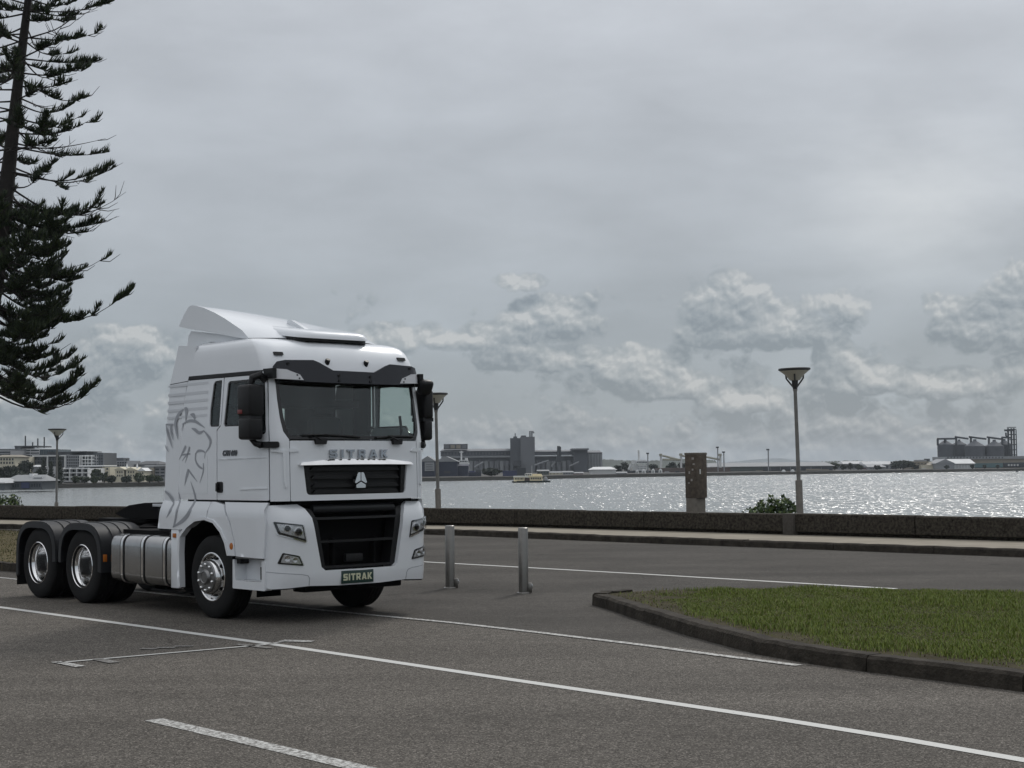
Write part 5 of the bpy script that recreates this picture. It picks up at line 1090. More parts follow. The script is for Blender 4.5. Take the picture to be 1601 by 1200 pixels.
F_GREY = C('grey_render', .27, .28, .295); F_DGREY = C('dark_grey_cladding', .085, .095, .105); F_WHITE = C('white_render', .72, .73, .73); F_CREAM = C('cream_render', .60, .56, .44)
F_GLASS = mat('far_window', (.035, .042, .050), .25); F_ROOF = C('grey_iron_roof', .24, .25, .26); F_PALEROOF = C('pale_iron_roof', .46, .47, .48); F_NAVY = C('navy_cladding', .030, .036, .062)
F_CONC = C('silo_concrete', .145, .152, .165); F_CONCD = C('dark_silo_concrete', .085, .092, .105); F_CONCL = C('light_silo_concrete', .22, .23, .24); F_BIN = C('bin_steel', .085, .092, .105); F_TEAL = C('teal_cladding', .085, .150, .160)
F_TAN = C('tan_render', .25, .225, .18); F_BLUE = C('blue_steel', .045, .055, .12); F_GREEN = C('shed_green_grey', .085, .10, .095); F_BROWN = C('rust_brown', .10, .075, .065); F_STEELD = C('dark_steel', .05, .055, .062); F_BLUEGLASS = mat('blue_glass', (.05, .075, .09), .2)
F_RED = C('dull_red', .13, .075, .075); F_SHIP = C('ship_white', .60, .61, .61); F_DOME = C('dome_white', .52, .53, .53); F_PALEYEL = C('pale_yellow_steel', .36, .35, .28)

# --- left: the town
b = B('wharf_building', 'wharf building with grey hipped roof standing over the water', 'building', 8, 72, 372, -3.0)
b.box('wall', 9, 66, 752, 766, F_DGREY, 0, 12); b.box('deck', 8, 72, 765.5, 767.5, F_DGREY, -1, 14)
for x in (10, 20, 31, 42, 53, 64, 70): b.box('pile', x - .4, x + .4, 767, 772, F_STEELD, 0, .6)
b.gable('roof', 7, 68, 742, 752, F_ROOF, 0, 12, 'x', .5, .16); b.wins(12, 30, 754, 763, 5, 1, F_GLASS); b.box('sign_panel', 33, 46, 754, 763, F_BLUE, -.3, .1); b.wins(48, 64, 754, 763, 4, 1, F_GLASS); b.box('lantern', 46, 51, 740, 746, F_WHITE, 4, 8); b.box('awning', 52, 66, 745.2, 747.2, F_PALEROOF, 2, 6)
b = B('wharf_building', 'small grey wharf shed at the picture edge beside the hipped roof', 'building', -14, 8, 366, -3.0)
b.box('wall', -14, 7.5, 754, 771, F_DGREY, 0, 10); b.gable('roof', -16, 8, 747, 755, F_PALEROOF, 0, 10, 'x', .4, .2)
b = B('office_block', 'pale grey office block with banded windows above the white houses', 'building', -6, 17, 620)
b.box('wall', -6, 16.5, 703, None, F_GREY); b.wins(-5, 16, 705, 720, 1, 4, F_GLASS, .95, .5); b.box('parapet', -7, 17, 701.5, 703, F_DGREY)
b = B('office_block', 'dark and white office tower with masts on its roof', 'building', 23, 62, 640)
b.box('stair_tower', 23, 33, 698, None, F_DGREY, 0, 18); b.box('wall', 33, 62, 701, None, F_WHITE, 1, 18); b.wins(33.5, 61.5, 702, 722, 2, 5, F_GLASS, .94, .52, .95); b.box('roof_slab', 22.5, 58, 696.5, 698.6, F_STEELD)
for x, yt in ((39.5, 681), (51, 691), (59, 685), (69, 683)): b.pole('mast', [(x, 700), (x, yt)], .28, F_STEELD, 6)
b = B('office_block', 'blue glass office block beside the tower with masts', 'building', 62, 90, 630)
b.box('wall', 62, 89, 702, None, F_BLUEGLASS); b.wins(62, 89, 703, 716, 7, 3, F_DGREY, .2, .9)
b = B('apartment_block', 'long dark apartment block framed by thin white fins behind tall trees', 'building', 50, 106, 520)
b.box('wall', 50, 105, 710, None, F_DGREY); b.box('roof_slab', 50, 105, 711.5, 713.2, F_WHITE, -.8, 20); b.box('penthouse', 74, 112, 706, 710, F_STEELD, 4, 16)
for x in (51, 73, 100.5): b.box('fin', x, x + 1.4, 712.5, 738, F_WHITE, -.9, .4)
b.wins(53, 72, 715, 735, 4, 4, F_GLASS); b.wins(76, 99, 715, 735, 5, 4, F_GLASS)
b = B('apartment_block', 'tall apartment block with white balcony frames and dark top floor', 'building', 103, 162, 500)
b.box('wall', 103, 150, 711, None, F_GREY); b.box('dark_wing', 146, 161.5, 707.5, None, F_DGREY, 3, 20); b.box('top_floor', 112, 134, 706.3, 711, F_STEELD, 2, 16); b.box('roof_slab', 110, 136, 705, 706.4, F_DGREY, 0, 18)
for x in (124, 127.2, 132.5, 136.5, 142): b.box('fin', x, x + 1.5, 711.5, 729, F_WHITE, -.8, .3)
for y in (712, 717.5, 723, 728): b.box('balcony_slab', 127, 146, y, y + 1.1, F_WHITE, -1.6, .3)
b.wins(104, 124, 712, 730, 6, 4, F_GLASS, .5, .6); b.wins(128.5, 145, 713, 728.5, 3, 3, F_GLASS, .7, .62); b.wins(147, 161, 710, 728, 4, 4, F_GLASS)
b = B('apartment_block', 'low white terraced apartments by the waterside trees', 'building', 97, 138, 470)
b.box('wall', 98, 137, 732, None, F_WHITE)
for y in (732, 738.5, 745, 751.5): b.box('balcony_slab', 97, 138, y - .5, y + 1.1, F_WHITE, -2.0, .2)
for y in (734.5, 741, 747.5):
    b.wins(98, 137, y - 1.4, y + 3.4, 8, 1, F_GLASS, .7, .9)
for x in (98, 108.5, 119.5, 128, 137): b.box('party_wall', x - .5, x + .5, 731, 756, F_WHITE, -2.1, .2)
b = B('apartment_block', 'white and yellow terrace with flat pale roofs right of the white apartments', 'building', 134, 174, 490)
b.box('wall', 134, 172, 730, None, F_CREAM); b.box('roof_slab', 123, 162, 727.2, 728.8, F_WHITE, -1.5, 15); b.box('upper_floor', 124, 160, 728, 735, F_GREY, 0, 14); b.wins(126, 170, 730, 746, 9, 3, F_GLASS, .5, .5)
b = B('gabled_house', 'cream house with tall pointed gables and white spires', 'house', 176, 216, 480)
b.box('wall', 180, 194, 733, None, F_CREAM); b.gable('gable', 179, 195, 729.5, 734, F_CREAM, 0, 12); b.box('wing', 197, 212, 733.5, None, F_CREAM); b.gable('gable', 196, 212.5, 730, 734.5, F_CREAM, 0, 12); b.box('link', 192, 199, 737, None, F_ROOF, 2, 10)
b.wins(182, 192.5, 735, 746, 3, 2, F_GLASS, .45, .5); b.wins(199, 210.5, 735, 746, 3, 2, F_GLASS, .45, .5)
for x in (198.5, 214.5): b.cyl('spire', x, 1.7, 723.5, 732, F_WHITE, 2, 10, lambda r, a, c: [(r, a), (r, a + (c - a)*.3), (0, c)])
b = B('gabled_house', 'cream house with small gable right of the spires', 'house', 216, 226, 476)
b.box('wall', 216, 226, 735, None, F_CREAM); b.gable('gable', 215.5, 226.5, 731, 736, F_WHITE, 0, 10); b.wins(217, 225, 737, 747, 2, 2, F_GLASS, .45, .5)
b = B('office_block', 'grey block with dark plant room behind the gabled house', 'building', 174, 200, 560)
b.box('wall', 174, 199, 720, None, F_GREY); b.box('plant_room', 182, 193, 715.5, 720, F_DGREY, 3, 12); b.wins(175, 198, 721, 729, 6, 2, F_GLASS); b.box('chimney', 196.6, 198.4, 717, 722, F_STEELD, 3, 5)
b = B('warehouse', 'long low warehouse with curved dark roof behind the houses', 'building', 208, 246, 570)
b.box('wall', 208, 245, 725, None, F_GREY); b.gable('roof', 207, 246, 720.5, 726, F_STEELD, 0, 24, 'x', .5, .25)
b = B('apartment_block', 'brown and violet apartment block at the end of the tree row', 'building', 226, 292, 486)
b.box('wall', 240, 292, 728.5, None, F_GREY); b.box('brown_wing', 227, 241, 731, None, F_TAN, -1, 16); b.box('roof_slab', 226, 292, 726.8, 728.6, F_PALEROOF, -1, 18); b.wins(242, 290, 731, 746, 6, 3, F_GLASS, .75, .5); b.wins(229, 240, 733, 745, 3, 3, F_GLASS)
b = B('house', 'white house with dark windows at the left edge among trees', 'house', -8, 26, 500)
b.box('wall', -8, 24, 713.5, None, F_CREAM); b.gable('roof', -9, 25, 711, 714, F_TAN, 0, 14, 'x', .5, .12); b.wins(-5, 22, 715, 726, 6, 2, F_GLASS, .5, .6)
b = B('house', 'small white roofed house half hidden in dark trees', 'house', 50, 58, 450)
b.box('wall', 51, 57.5, 729, None, F_GREY); b.gable('roof', 50, 58.5, 726.5, 729.6, F_DOME, 0, 8, 'x', .3, .1)

# trees of the far bank
def far_tree(px, ytop, dist, wpx, shape, lab, mats, seed, base=BZ, group='trees along the far bank'):
    k = dist/FPX; x = at(px, 727, dist).x; h = max(2.0, hz(px, ytop, dist) - base); r = wpx*k/2; g = random.Random(seed)
    o = empty('tree', (x, dist, base), 0, label=lab, cat='tree', group=group); lobes = []
    if shape == 'cone':
        for i in range(9):
            f = i/8; lobes.append((g.uniform(-.1, .1)*r, g.uniform(-.1, .1)*r, h*(.10 + .84*f), r*(1 - .72*f)*g.uniform(.85, 1.1) + .2, r*(1 - .72*f) + .2, h*.12))
    else:
        for i in range(11):
            a = g.uniform(0, 6.28); q = g.random()**.5*.75; lobes.append((math.cos(a)*q*r, math.sin(a)*q*r, h*g.uniform(.22, .86), r*g.uniform(.30, .55), r*g.uniform(.28, .5), h*g.uniform(.12, .20)))
        lobes.append((0, 0, h*.5, r*.8, r*.6, h*.42))
    link('crown', leaf_cloud(lobes, int(500 + 40*wpx), .05*r + .16, mats, seed, .8), o)
    MB().tube([(0, 0, -.1), (.05*r, 0, h*.3), (0, 0, h*.7)], [.07*r + .1, .05*r + .08, .04], 6).build('trunk', M_BARK, o)
TR = [(68, 716, 440, 12, 'cone', 'tall narrow dark tree left of the distant lamp', LEAF_X), (80, 722, 436, 12, 'cone', 'dark conical tree directly left of the distant lamp pole', LEAF_X), (93, 713, 438, 14, 'cone', 'tall dark conical tree right of the distant lamp pole', LEAF_X), (60, 730, 430, 16, 'round', 'dark spreading tree above the wharf building roof', LEAF_X),
      (40, 716, 445, 26, 'round', 'broad dark tree crown above the hipped wharf roof', LEAF_X), (20, 728, 440, 26, 'round', 'dark tree below the white house at the picture edge', LEAF_X), (3, 726, 440, 24, 'round', 'dark tree at the left picture edge above the wharf shed', LEAF_X), (30, 737, 432, 30, 'round', 'low dark tree close behind the hipped wharf roof', LEAF_X),
      (118, 748, 450, 14, 'round', 'small green tree before the white terraced apartments', LEAF_D), (132, 747, 452, 16, 'round', 'light green bushy tree right of the white terraced apartments', LEAF_D), (150, 731, 455, 22, 'round', 'tall pale green tree before the yellow terrace', LEAF_D), (147, 744, 446, 16, 'round', 'low round tree at the foot of the tall pale green tree', LEAF_D),
      (175, 742, 448, 18, 'round', 'round dark tree left of the cream gables', LEAF_X), (197, 744, 448, 18, 'round', 'round reddish dark tree under the cream gables', LEAF_X), (217, 739, 452, 20, 'round', 'bushy green tree right of the white spires', LEAF_D), (234, 742, 456, 18, 'round', 'dull green tree before the brown apartment wing', LEAF_D), (248, 746, 458, 16, 'round', 'small tree at the truck end of the tree row', LEAF_D), (163, 738, 460, 14, 'round', 'green tree between pale tree and cream gables', LEAF_D),
      (1412, 719, 768, 34, 'round', 'large dark tree clump beside the white shed roofs', LEAF_X), (1400, 723, 764, 18, 'round', 'dark tree left of the large dark clump', LEAF_X), (1330, 723, 752, 9, 'round', 'small dark tree at the left of the white shed roofs', LEAF_X), (1341, 725, 750, 10, 'round', 'second small dark tree before the white shed roofs', LEAF_X), (1346, 727, 748, 9, 'round', 'lowest small tree before the white shed roofs', LEAF_D), (1305, 722, 756, 18, 'round', 'green tree at the end of the long grey shed', LEAF_D),
      (1372, 727, 752, 12, 'round', 'small tree in front of the white roofs midway', LEAF_X), (1432, 728, 756, 9, 'round', 'small tree in front of the tan block', LEAF_X), (1480, 729, 752, 8, 'round', 'small dark tree before the white gabled shed', LEAF_X), (1520, 730, 752, 7, 'round', 'small tree at the corner of the teal building', LEAF_X), (1539, 729, 753, 7, 'round', 'small tree midway along the teal building', LEAF_X), (1560, 730, 754, 6, 'round', 'small tree at the right of the teal building', LEAF_X),
      (978, 722, 720, 14, 'round', 'dark tree behind the white shed left of the ship', LEAF_X), (1050, 722, 740, 22, 'round', 'dark tree between the pale crane posts', LEAF_X), (1022, 725, 740, 18, 'round', 'dark tree right of the white ship', LEAF_X), (1068, 723, 742, 18, 'round', 'dark tree left of the stained pillar', LEAF_X), (966, 727, 700, 14, 'round', 'low dark tree right of the white shed', LEAF_X), (768, 731, 570, 36, 'round', 'long dark hedge-like tree left of the ferry', LEAF_X), (1318, 726, 752, 12, 'round', 'rounded dark tree near the end of the long shed', LEAF_X)]
for i, (px, yt, d, w, sh, lb, mt) in enumerate(TR): far_tree(px, yt, d, w, sh, lb, mt, 100 + i)

# --- middle: grain terminal
b = B('grain_terminal', 'long grey grain terminal with a square tower and silo row', 'building', 688, 941, 800)
b.box('main_body', 690, 897, 714.5, None, F_CONC, 6, 40); b.box('roof_edge', 690, 897, 712.6, 714.6, F_CONCL, 4, 40); b.box('gallery', 689, 800, 704.5, 712.6, F_CONCD, 8, 30); b.gable('gallery_roof', 689, 816, 701.5, 705, F_CONC, 8, 30, 'x', .5, .02)
b.wins(690, 800, 705.5, 711.5, 22, 1, F_STEELD, .55, .7, 7.9)
b.box('tower', 798, 836, 684.5, None, F_CONCD, 3, 26); b.box('tower_wing', 814, 836.5, 682.5, None, F_CONC, 1, 24); b.box('tower_cap', 815, 823, 680.5, 683, F_CONCD, 5, 14); b.box('tower_cap', 803, 809, 682, 685, F_CONCD, 5, 14)
b.pole('tower_mast', [(806, 684), (806, 677)], .25, F_STEELD, 8); b.pole('tower_hoist', [(829, 684), (829, 674), (834, 674.5), (835, 677)], .5, F_CONCL, 8); b.pole('tower_hoist', [(832, 684), (832, 675)], .5, F_CONCL, 8)
b.box('gallery', 836, 896, 705.5, 711, F_CONCD, 10, 28); b.gable('gallery_roof', 836, 898, 703.2, 706, F_CONC, 10, 28, 'x', .3, .02)
b.box('head_house', 897, 919, 703, None, F_CONCD, 2, 26); b.box('head_house_cap', 894.5, 921, 700.6, 703.2, F_CONC, 0, 28); b.box('end_house', 919, 941.5, 707, None, F_CONCD, 8, 30); b.gable('end_roof', 918, 942, 704, 708, F_CONC, 8, 30, 'x', .3, .15)
for i in range(20): b.cyl('silo', 736 + i*8.1, 3.6, 720.5, None, F_CONC if i % 3 else F_CONCL, 4, 14)
for i in range(5): b.cyl('silo', 921 + i*4.6, 2.5, 709, None, F_CONCL, 6, 12)
b.box('dark_opening', 803, 815, 720, 729, F_STEELD, -2, 4)
for y in (716, 718.3): b.box('wall_band', 740, 896, y, y + .6, F_CONCD, 5.6, 6.4)
sg = b.box('roof_sign', 694, 731, 693.8, 701.8, F_DGREY, 10, 16)
for i, x in enumerate((698.5, 708, 717, 726)): b.box('sign_block', x - 3.4, x + 3.4, 695.2, 700.8, F_TAN if i in (1, 2) else F_CONC, 9.6, 10.2)
b.pole('conveyor', [(873, 722), (873.5, 697)], .8, F_STEELD, -2); b.pole('conveyor', [(876.5, 722), (876, 698)], .5, F_STEELD, -2); b.pole('conveyor', [(872, 714), (868, 726)], .6, F_STEELD, -2)
for q in (((836, 727), (858, 719.5)), ((905, 722), (890, 729)), ((862, 729), (868, 722)), ((742, 730), (756, 722))): b.pole('conveyor', list(q), .55, F_CONCL, -3)
b = B('shed', 'navy blue shed with grey pitched roof behind the lamp', 'shed', 680, 732, 590)
b.box('wall', 680, 715, 721, None, F_NAVY, 0, 22); b.gable('roof', 679, 716, 713, 721.5, F_ROOF, 0, 22); b.box('side_wing', 715, 731.5, 728, None, F_NAVY, 2, 20); b.gable('wing_roof', 714, 732, 725.5, 728.6, F_NAVY, 2, 20, 'x', .2, 0)
b.box('door', 694, 704, 736, 739.5, F_STEELD, -.2, .1)
b = B('shed', 'blue shed with pale sign board beside the truck mirror', 'shed', 650, 681, 585)
b.box('wall', 650, 680, 721, None, F_NAVY, 0, 18); b.gable('roof', 656, 681, 712.5, 721.3, F_ROOF, 0, 18); b.box('sign_board', 664, 679, 722.5, 736, F_GREY, -.5, .1)
b.wins(665, 677.5, 724, 735, 1, 3, F_DGREY, .8, .22, -.55, 'sign_line')
b = B('ship', 'white ship bridge and mast above the navy shed', 'ship', 714, 737, 640)
b.box('hull', 712, 742, 736, None, F_BLUE, 0, 10); b.box('superstructure', 717, 733, 723, 737, F_SHIP, 1, 9); b.box('bridge', 718.5, 731.5, 718.5, 723, F_SHIP, 2, 8); b.box('funnel', 727, 731, 715.5, 719, F_SHIP, 3, 7); b.pole('mast', [(721.5, 719), (721.5, 704.5)], .35, F_SHIP, 4); b.pole('yard', [(718.5, 706.5), (724.5, 706.5)], .25, F_SHIP, 4); b.wins(718.5, 731.5, 719.5, 722.5, 5, 1, F_GLASS, .7, .6, 1.9)
for (x0, x1, yt, mt, lb) in ((732, 752, 738, F_NAVY, 'navy container stack between the navy shed and the hedge'), (786, 808, 735.5, F_BLUE, 'blue container stack left of the ferry stern'), (744, 752, 733.5, F_DGREY, 'small dark hut left of the hedge'), (808, 822, 731, F_STEELD, 'dark tank house right behind the ferry stern')):
    b = B('container', lb, 'container', x0, x1, 575); b.box('wall', x0, x1, yt, None, mt, 0, 6); b.wins(x0, x1, yt + .8, yt + 5, 5, 1, F_STEELD, .12, .9, -.04, 'rib')
b = B('shed', 'white shed with pale curved roof right of the grain terminal', 'shed', 923, 964, 630)
b.box('wall', 924, 963, 733.5, None, F_DOME, 0, 18); b.gable('roof', 923, 964, 729.5, 734, F_SHIP, 0, 18, 'x', .3, .18)
for (x0, x1, yt, mt, lb) in ((858, 880, 737.5, F_CREAM, 'low cream hut right of the ferry bow'), (880, 896, 737, F_GREY, 'low grey hut left of the red hut'), (894, 912, 738.5, F_RED, 'low dull red hut beside the white shed'), (964, 980, 738, F_GREY, 'low grey hut right of the white shed'), (840, 858, 735, F_GREEN, 'green hut behind the ferry wheelhouse')):
    b = B('hut', lb, 'hut', x0, x1, 622); b.box('wall', x0, x1, yt + 1, None, mt, 0, 6); b.gable('roof', x0 - .5, x1 + .5, yt - 1, yt + 1.1, F_ROOF, 0, 6, 'x', .2, .05); b.wins(x0, x1, yt + 2, yt + 5, 4, 1, F_GLASS, .4, .7)
# ferry
b = B('ferry', 'cream and dark green ferry crossing the harbour', 'ferry', 800, 860, 465, WZ + .05, -.05)
hull = fillet([(801.5, 0), (858, 0), (860, .55), (859, 1.0), (800.5, .85)], .2)
L_ = b.k*60; m = MB(); prf = []
for zz, wd in ((-.25, .78), (.12, 1.0), (.45, 1.05)):
    m.v += [(-L_/2 + L_*f, sg_*1.9*wd*math.sqrt(max(0, 1 - abs(2*f - 1)**4.0)) + 2, zz + (.35*max(0, (f - .8))*3 if zz > .5 else 0)) for f, sg_ in [(i/12, 1) for i in range(13)] + [(i/12, -1) for i in range(11, 0, -1)]]
k = 24; m.f = [(r*k + i, r*k + (i + 1) % k, (r + 1)*k + (i + 1) % k, (r + 1)*k + i) for r in range(2) for i in range(k)] + [tuple(range(2*k, 3*k)), tuple(range(k - 1, -1, -1))]
m.build('hull', mat('ferry_green_hull', (.012, .022, .020), .4), b.o)
F_FC = C('ferry_cream', .80, .70, .47); F_FW = C('ferry_white', .75, .75, .70)
b.box('cabin', 803, 819.5, 745.6, 752.5, F_FC, .4, 3.6); b.box('cabin', 828, 847, 744.6, 752, F_FC, .4, 3.6); b.box('midship', 819, 829, 747, 752, F_BROWN, 1.0, 3.0); b.box('roof_deck', 802, 821, 744.6, 745.8, F_FW, .2, 3.8); b.box('roof_deck', 826, 848, 743.4, 744.8, F_FC, .2, 3.8); b.box('upper_cabin', 832, 846, 740.8, 743.6, F_FC, 1.0, 3.0)
b.wins(804.5, 818.5, 746.6, 749.6, 6, 1, F_GLASS, .6, .9, .34); b.wins(829, 846.5, 746, 749.2, 6, 1, F_GLASS, .6, .9, .34); b.box('wheelhouse', 820, 831, 740, 746.4, F_FW, 1.2, 2.8); b.wins(820.5, 830.5, 740.8, 743, 3, 1, F_GLASS, .7, .9, 1.15); b.pole('mast', [(831, 742), (831, 727.5)], .06, F_SHIP, 2); b.pole('rail', [(803, 743.6), (819, 743.2)], .04, F_FW, .4); b.cyl('bow_cover', 852, 4.2, 744.6, 752, F_GREY, 2, 12, lambda r, a, c: [(r, a), (r*.8, a + (c - a)*.6), (r*.3, c), (0, c)])
# ships and cranes in the basin behind
b = B('ship', 'white ship with stacked decks and tall mast left of the pillar', 'ship', 984, 1012, 690)
b.box('hull', 980, 1032, 735.5, None, F_STEELD, 0, 14); b.box('lower_house', 997, 1011, 726, 735.6, F_SHIP, 1, 12); b.box('bridge', 995, 1012.5, 720, 724.5, F_SHIP, 2, 10); b.box('bridge_top', 998, 1010, 718.5, 720.2, F_SHIP, 3, 9); b.box('fore_house', 990, 996, 726, 735, F_SHIP, 3, 10); b.pole('derrick', [(983, 734), (987, 725)], .6, F_SHIP, 4); b.box('funnel', 988.5, 994, 719, 725, F_SHIP, 4, 9); b.pole('mast', [(999, 719), (998.7, 703.5)], .45, F_SHIP, 5); b.wins(997.5, 1010.5, 727, 734, 6, 2, F_GREY, .5, .5, .95); b.wins(996, 1012, 721, 723.5, 7, 1, F_GLASS, .7, .7, 1.95)
b = B('cargo_ship', 'long bulk ship with pale deck cranes partly behind the pillar', 'ship', 1030, 1140, 712)
b.box('hull', 1028, 1142, 731, None, F_BROWN, 0, 14)
for x, yt, mt in ((1034, 709, F_PALEYEL), (1065.5, 708.5, F_PALEYEL), (1095, 710, F_PALEYEL), (1127, 709, F_PALEYEL)):
    b.box('crane_post', x - 1.1, x + 1.1, yt + 1.2, None, F_SHIP, 3, 6); b.box('crane_cab', x - 1.6, x + 1.6, yt, yt + 3.5, mt, 2, 7)
for (x0, y0, x1, y1) in ((1036, 712, 1062, 718.5), (1036, 718, 1064, 718.5), (1066, 712, 1093, 717), (1098, 713, 1125, 718)): b.pole('crane_jib', [(x0, y0), (x1, y1)], .5, F_PALEYEL, 4)
for i, (x, w, yt) in enumerate(((996, 5, 734), (1006.5, 7, 733.3), (1021, 6, 732.5), (1032.5, 6, 732.3), (1225, 6, 734), (1239, 6, 733.5))):
    nm = ('leftmost small white dome under the white ship', 'larger white dome under the white ship', 'white dome right of the white ship', 'white dome beside the first crane post', 'white dome before the dark door of the long shed', 'white dome just left of the tall lamp pole')[i]
    b = B('storage_dome', nm, 'dome', x - w/2, x + w/2, 650); b.cyl('shell', x, w/2, yt, None, F_DOME, 2, 14, lambda r, a, c: [(r, a), (r, a + (c - a)*.4), (r*.85, a + (c - a)*.72), (r*.5, a + (c - a)*.93), (0, c)])
    b.box('door', x - .5, x + .5, yt + 3, yt + 6, F_STEELD, -w*b.k*.5 + 1.9, -w*b.k*.5 + 2.2)
for px, yt, yb, lb in ((1013, 708, 737, 'light mast beside the white ship'), (1122.5, 698.5, 736, 'tallest light mast right of the pillar'), (1132, 706, 722, 'short light mast behind the long shed'), (1201.5, 702, 737, 'light mast in front of the dark shed door')):
    b = B('light_mast', lb, 'light mast', px - 2, px + 2, 690); b.pole('mast_pole', [(px, 740), (px, yt)], .27, F_GREY, 0); b.box('lamp_frame', px - 1.9, px + 1.9, yt - .6, yt + 1.6, F_STEELD, -1, 1)
b = B('shed', 'long low grey green shed with pale roof behind the tall lamp', 'shed', 1108, 1304, 730)
b.box('wall', 1110, 1302, 728.5, None, F_GREEN, 0, 30); b.gable('roof', 1108, 1304, 722.6, 729, F_ROOF, 0, 30, 'x', .5, .03); b.box('open_bay', 1193, 1300, 730, 738, F_STEELD, -.4, 1); b.box('open_bay', 1116, 1127, 730, 735, F_STEELD, -.4, 1)
for x in (1205, 1220, 1236, 1252, 1268, 1284): b.box('bay_post', x - .3, x + .3, 730, 738, F_GREY, -.6, -.4)
for (x0, x1, yt, lb) in ((1262, 1283, 732.8, 'low tan van row right of the tall lamp'), (1284, 1296, 733.5, 'small grey lorry right of the tan van row'), (1183, 1193, 735, 'small grey lorry before the long shed')):
    b = B('parked_van', lb, 'van', x0, x1, 705); b.box('body', x0, x1, yt, yt + 4.5, F_TAN, 0, 3); b.box('cab_front', x1, x1 + 2, yt + 1.4, yt + 4.5, F_GREY, 0, 3); b.box('wheel', x0 + 1, x0 + 3, yt + 4, yt + 5.6, F_STEELD, -.1, 3); b.box('wheel', x1 - 2, x1, yt + 4, yt + 5.6, F_STEELD, -.1, 3)
# --- right: sheds and bins
for (x0, x1, yr, ye, d, lb) in ((1320, 1358, 720.6, 724.5, 800, 'white roofed shed at the left of the white row'), (1352, 1400, 720.8, 725.5, 790, 'longest white roofed shed beside the dark trees'), (1358, 1384, 725, 729.5, 772, 'grey gabled shed in front of the white roofs')):
    b = B('shed', lb, 'shed', x0, x1, d); b.box('wall', x0, x1, ye, None, F_GREY, 0, 20); b.gable('roof', x0 - .5, x1 + .5, yr, ye + .3, F_PALEROOF if yr < 722 else F_GREY, 0, 20, 'x', .4, .06); b.wins(x0 + 2, x1 - 2, ye + 2, ye + 7, 6, 1, F_STEELD, .5, .8)
b = B('office_block', 'tan low office blocks beside the dark tree clump', 'building', 1424, 1470, 770)
b.box('wall', 1426, 1452, 721, None, F_TAN, 0, 18); b.box('upper_floor', 1437, 1449, 718.5, 722, F_GREY, 4, 14); b.box('lower_wing', 1440, 1464, 727, None, F_CREAM, -4, 4); b.wins(1428, 1450, 722.5, 732, 4, 3, F_STEELD, .6, .4); b.box('roof_plant', 1449, 1454, 716.8, 721, F_STEELD, 5, 10); b.gable('wing_roof', 1450, 1470, 722, 727, F_TAN, -4, 6, 'x', .3, .2)
b = B('shed', 'white gabled shed with grey end wall below the steel bins', 'shed', 1462, 1526, 760)
b.box('end_wall', 1464, 1492, 724, None, F_GREY, 0, 16); b.gable('end_gable', 1463.5, 1492.5, 717.2, 724.2, F_GREY, 0, 16); b.box('wall', 1492, 1523.5, 724, None, F_DOME, 1, 16); b.gable('roof', 1486, 1524.5, 717.4, 724.4, F_SHIP, .5, 18, 'x', .2, 0); b.wins(1494, 1522, 725.5, 732, 6, 1, F_GREY, .14, .9, .94, 'panel_joint'); b.box('door', 1478, 1483, 728, 734, F_STEELD, -.2, .1)
b = B('warehouse', 'long low building with teal lower wall under the steel bins', 'building', 1478, 1640, 800)
b.box('wall', 1478, 1640, 717, None, F_TAN, 0, 24); b.box('roof_edge', 1478, 1640, 713, 717.2, F_GREY, -.5, 24); b.box('teal_panel', 1524, 1568, 723.8, 734, F_TEAL, -.6, 0); b.box('dark_panel', 1569, 1640, 722.6, 735, F_STEELD, -.6, 0)
for i, x in enumerate((1576, 1580.5, 1585, 1590)): b.box('sign_letter', x, x + 2.6, 725.2, 728.2, F_DOME, -.9, -.6)
b.wins(1480, 1570, 713.6, 716.4, 18, 1, F_STEELD, .35, .8, -.55); b.wins(1572, 1600, 730, 733.5, 5, 1, F_GREY, .5, .8, -.65)
bn = B('grain_bins', 'row of five dark steel grain bins joined by conveyors and a lift tower', 'silo', 1466, 1592, 860)
for x, r, yt, d in ((1478.7, 12.1, 694.8, 10), (1500.5, 11.5, 694.8, 16), (1525, 15.6, 697.3, 6), (1555.4, 14.6, 697.3, 6), (1571, 12.5, 694.8, 16)):
    def pf(rr, a, c, yt=yt, x=x):
        zt = c; k_ = bn.k; return [(rr, a)] + [(rr*(1.0 if i % 2 else 1.012), a + (zt - a)*i/14) for i in range(1, 14)] + [(rr, zt), (rr*1.02, zt), (rr*.18, zt + rr*.52), (rr*.16, zt + rr*.70), (0, zt + rr*.70)]
    bn.cyl('bin', x, r, yt, None, F_BIN, d, 28, pf)
for (x0, y0, x1, y1) in ((1466, 685.8, 1496, 685.4), (1494, 682.6, 1515, 685.6), (1516, 682.6, 1543, 686), (1544, 683, 1566, 686), (1567, 683.5, 1582, 684)): bn.pole('conveyor', [(x0, y0), (x1, y1)], .55, F_STEELD, 8)
for x, yt in ((1467, 686), (1478.5, 685), (1496, 683), (1519, 683), (1547, 683), (1568, 684)): bn.pole('conveyor_leg', [(x, 696), (x, yt)], .6, F_STEELD, 8)
for x in (1577.5, 1582.5, 1586.5, 1590): bn.pole('tower_leg', [(x, 722), (x, 669 if x < 1588 else 672)], .5 if x < 1588 else .3, F_STEELD, 8)
for y in (671, 679, 687, 695, 703, 711): bn.pole('tower_floor', [(1576.5, y), (1590.5, y - .2)], .3, F_STEELD, 8)
bn.box('tower_head', 1578.5, 1588, 670.5, 673.5, F_STEELD, 4, 12); bn.pole('tower_rail', [(1574, 676), (1574, 681), (1579, 684)], .5, F_STEELD, 8); bn.pole('tower_rail', [(1576, 667.8), (1590, 667.6)], .25, F_STEELD, 8)
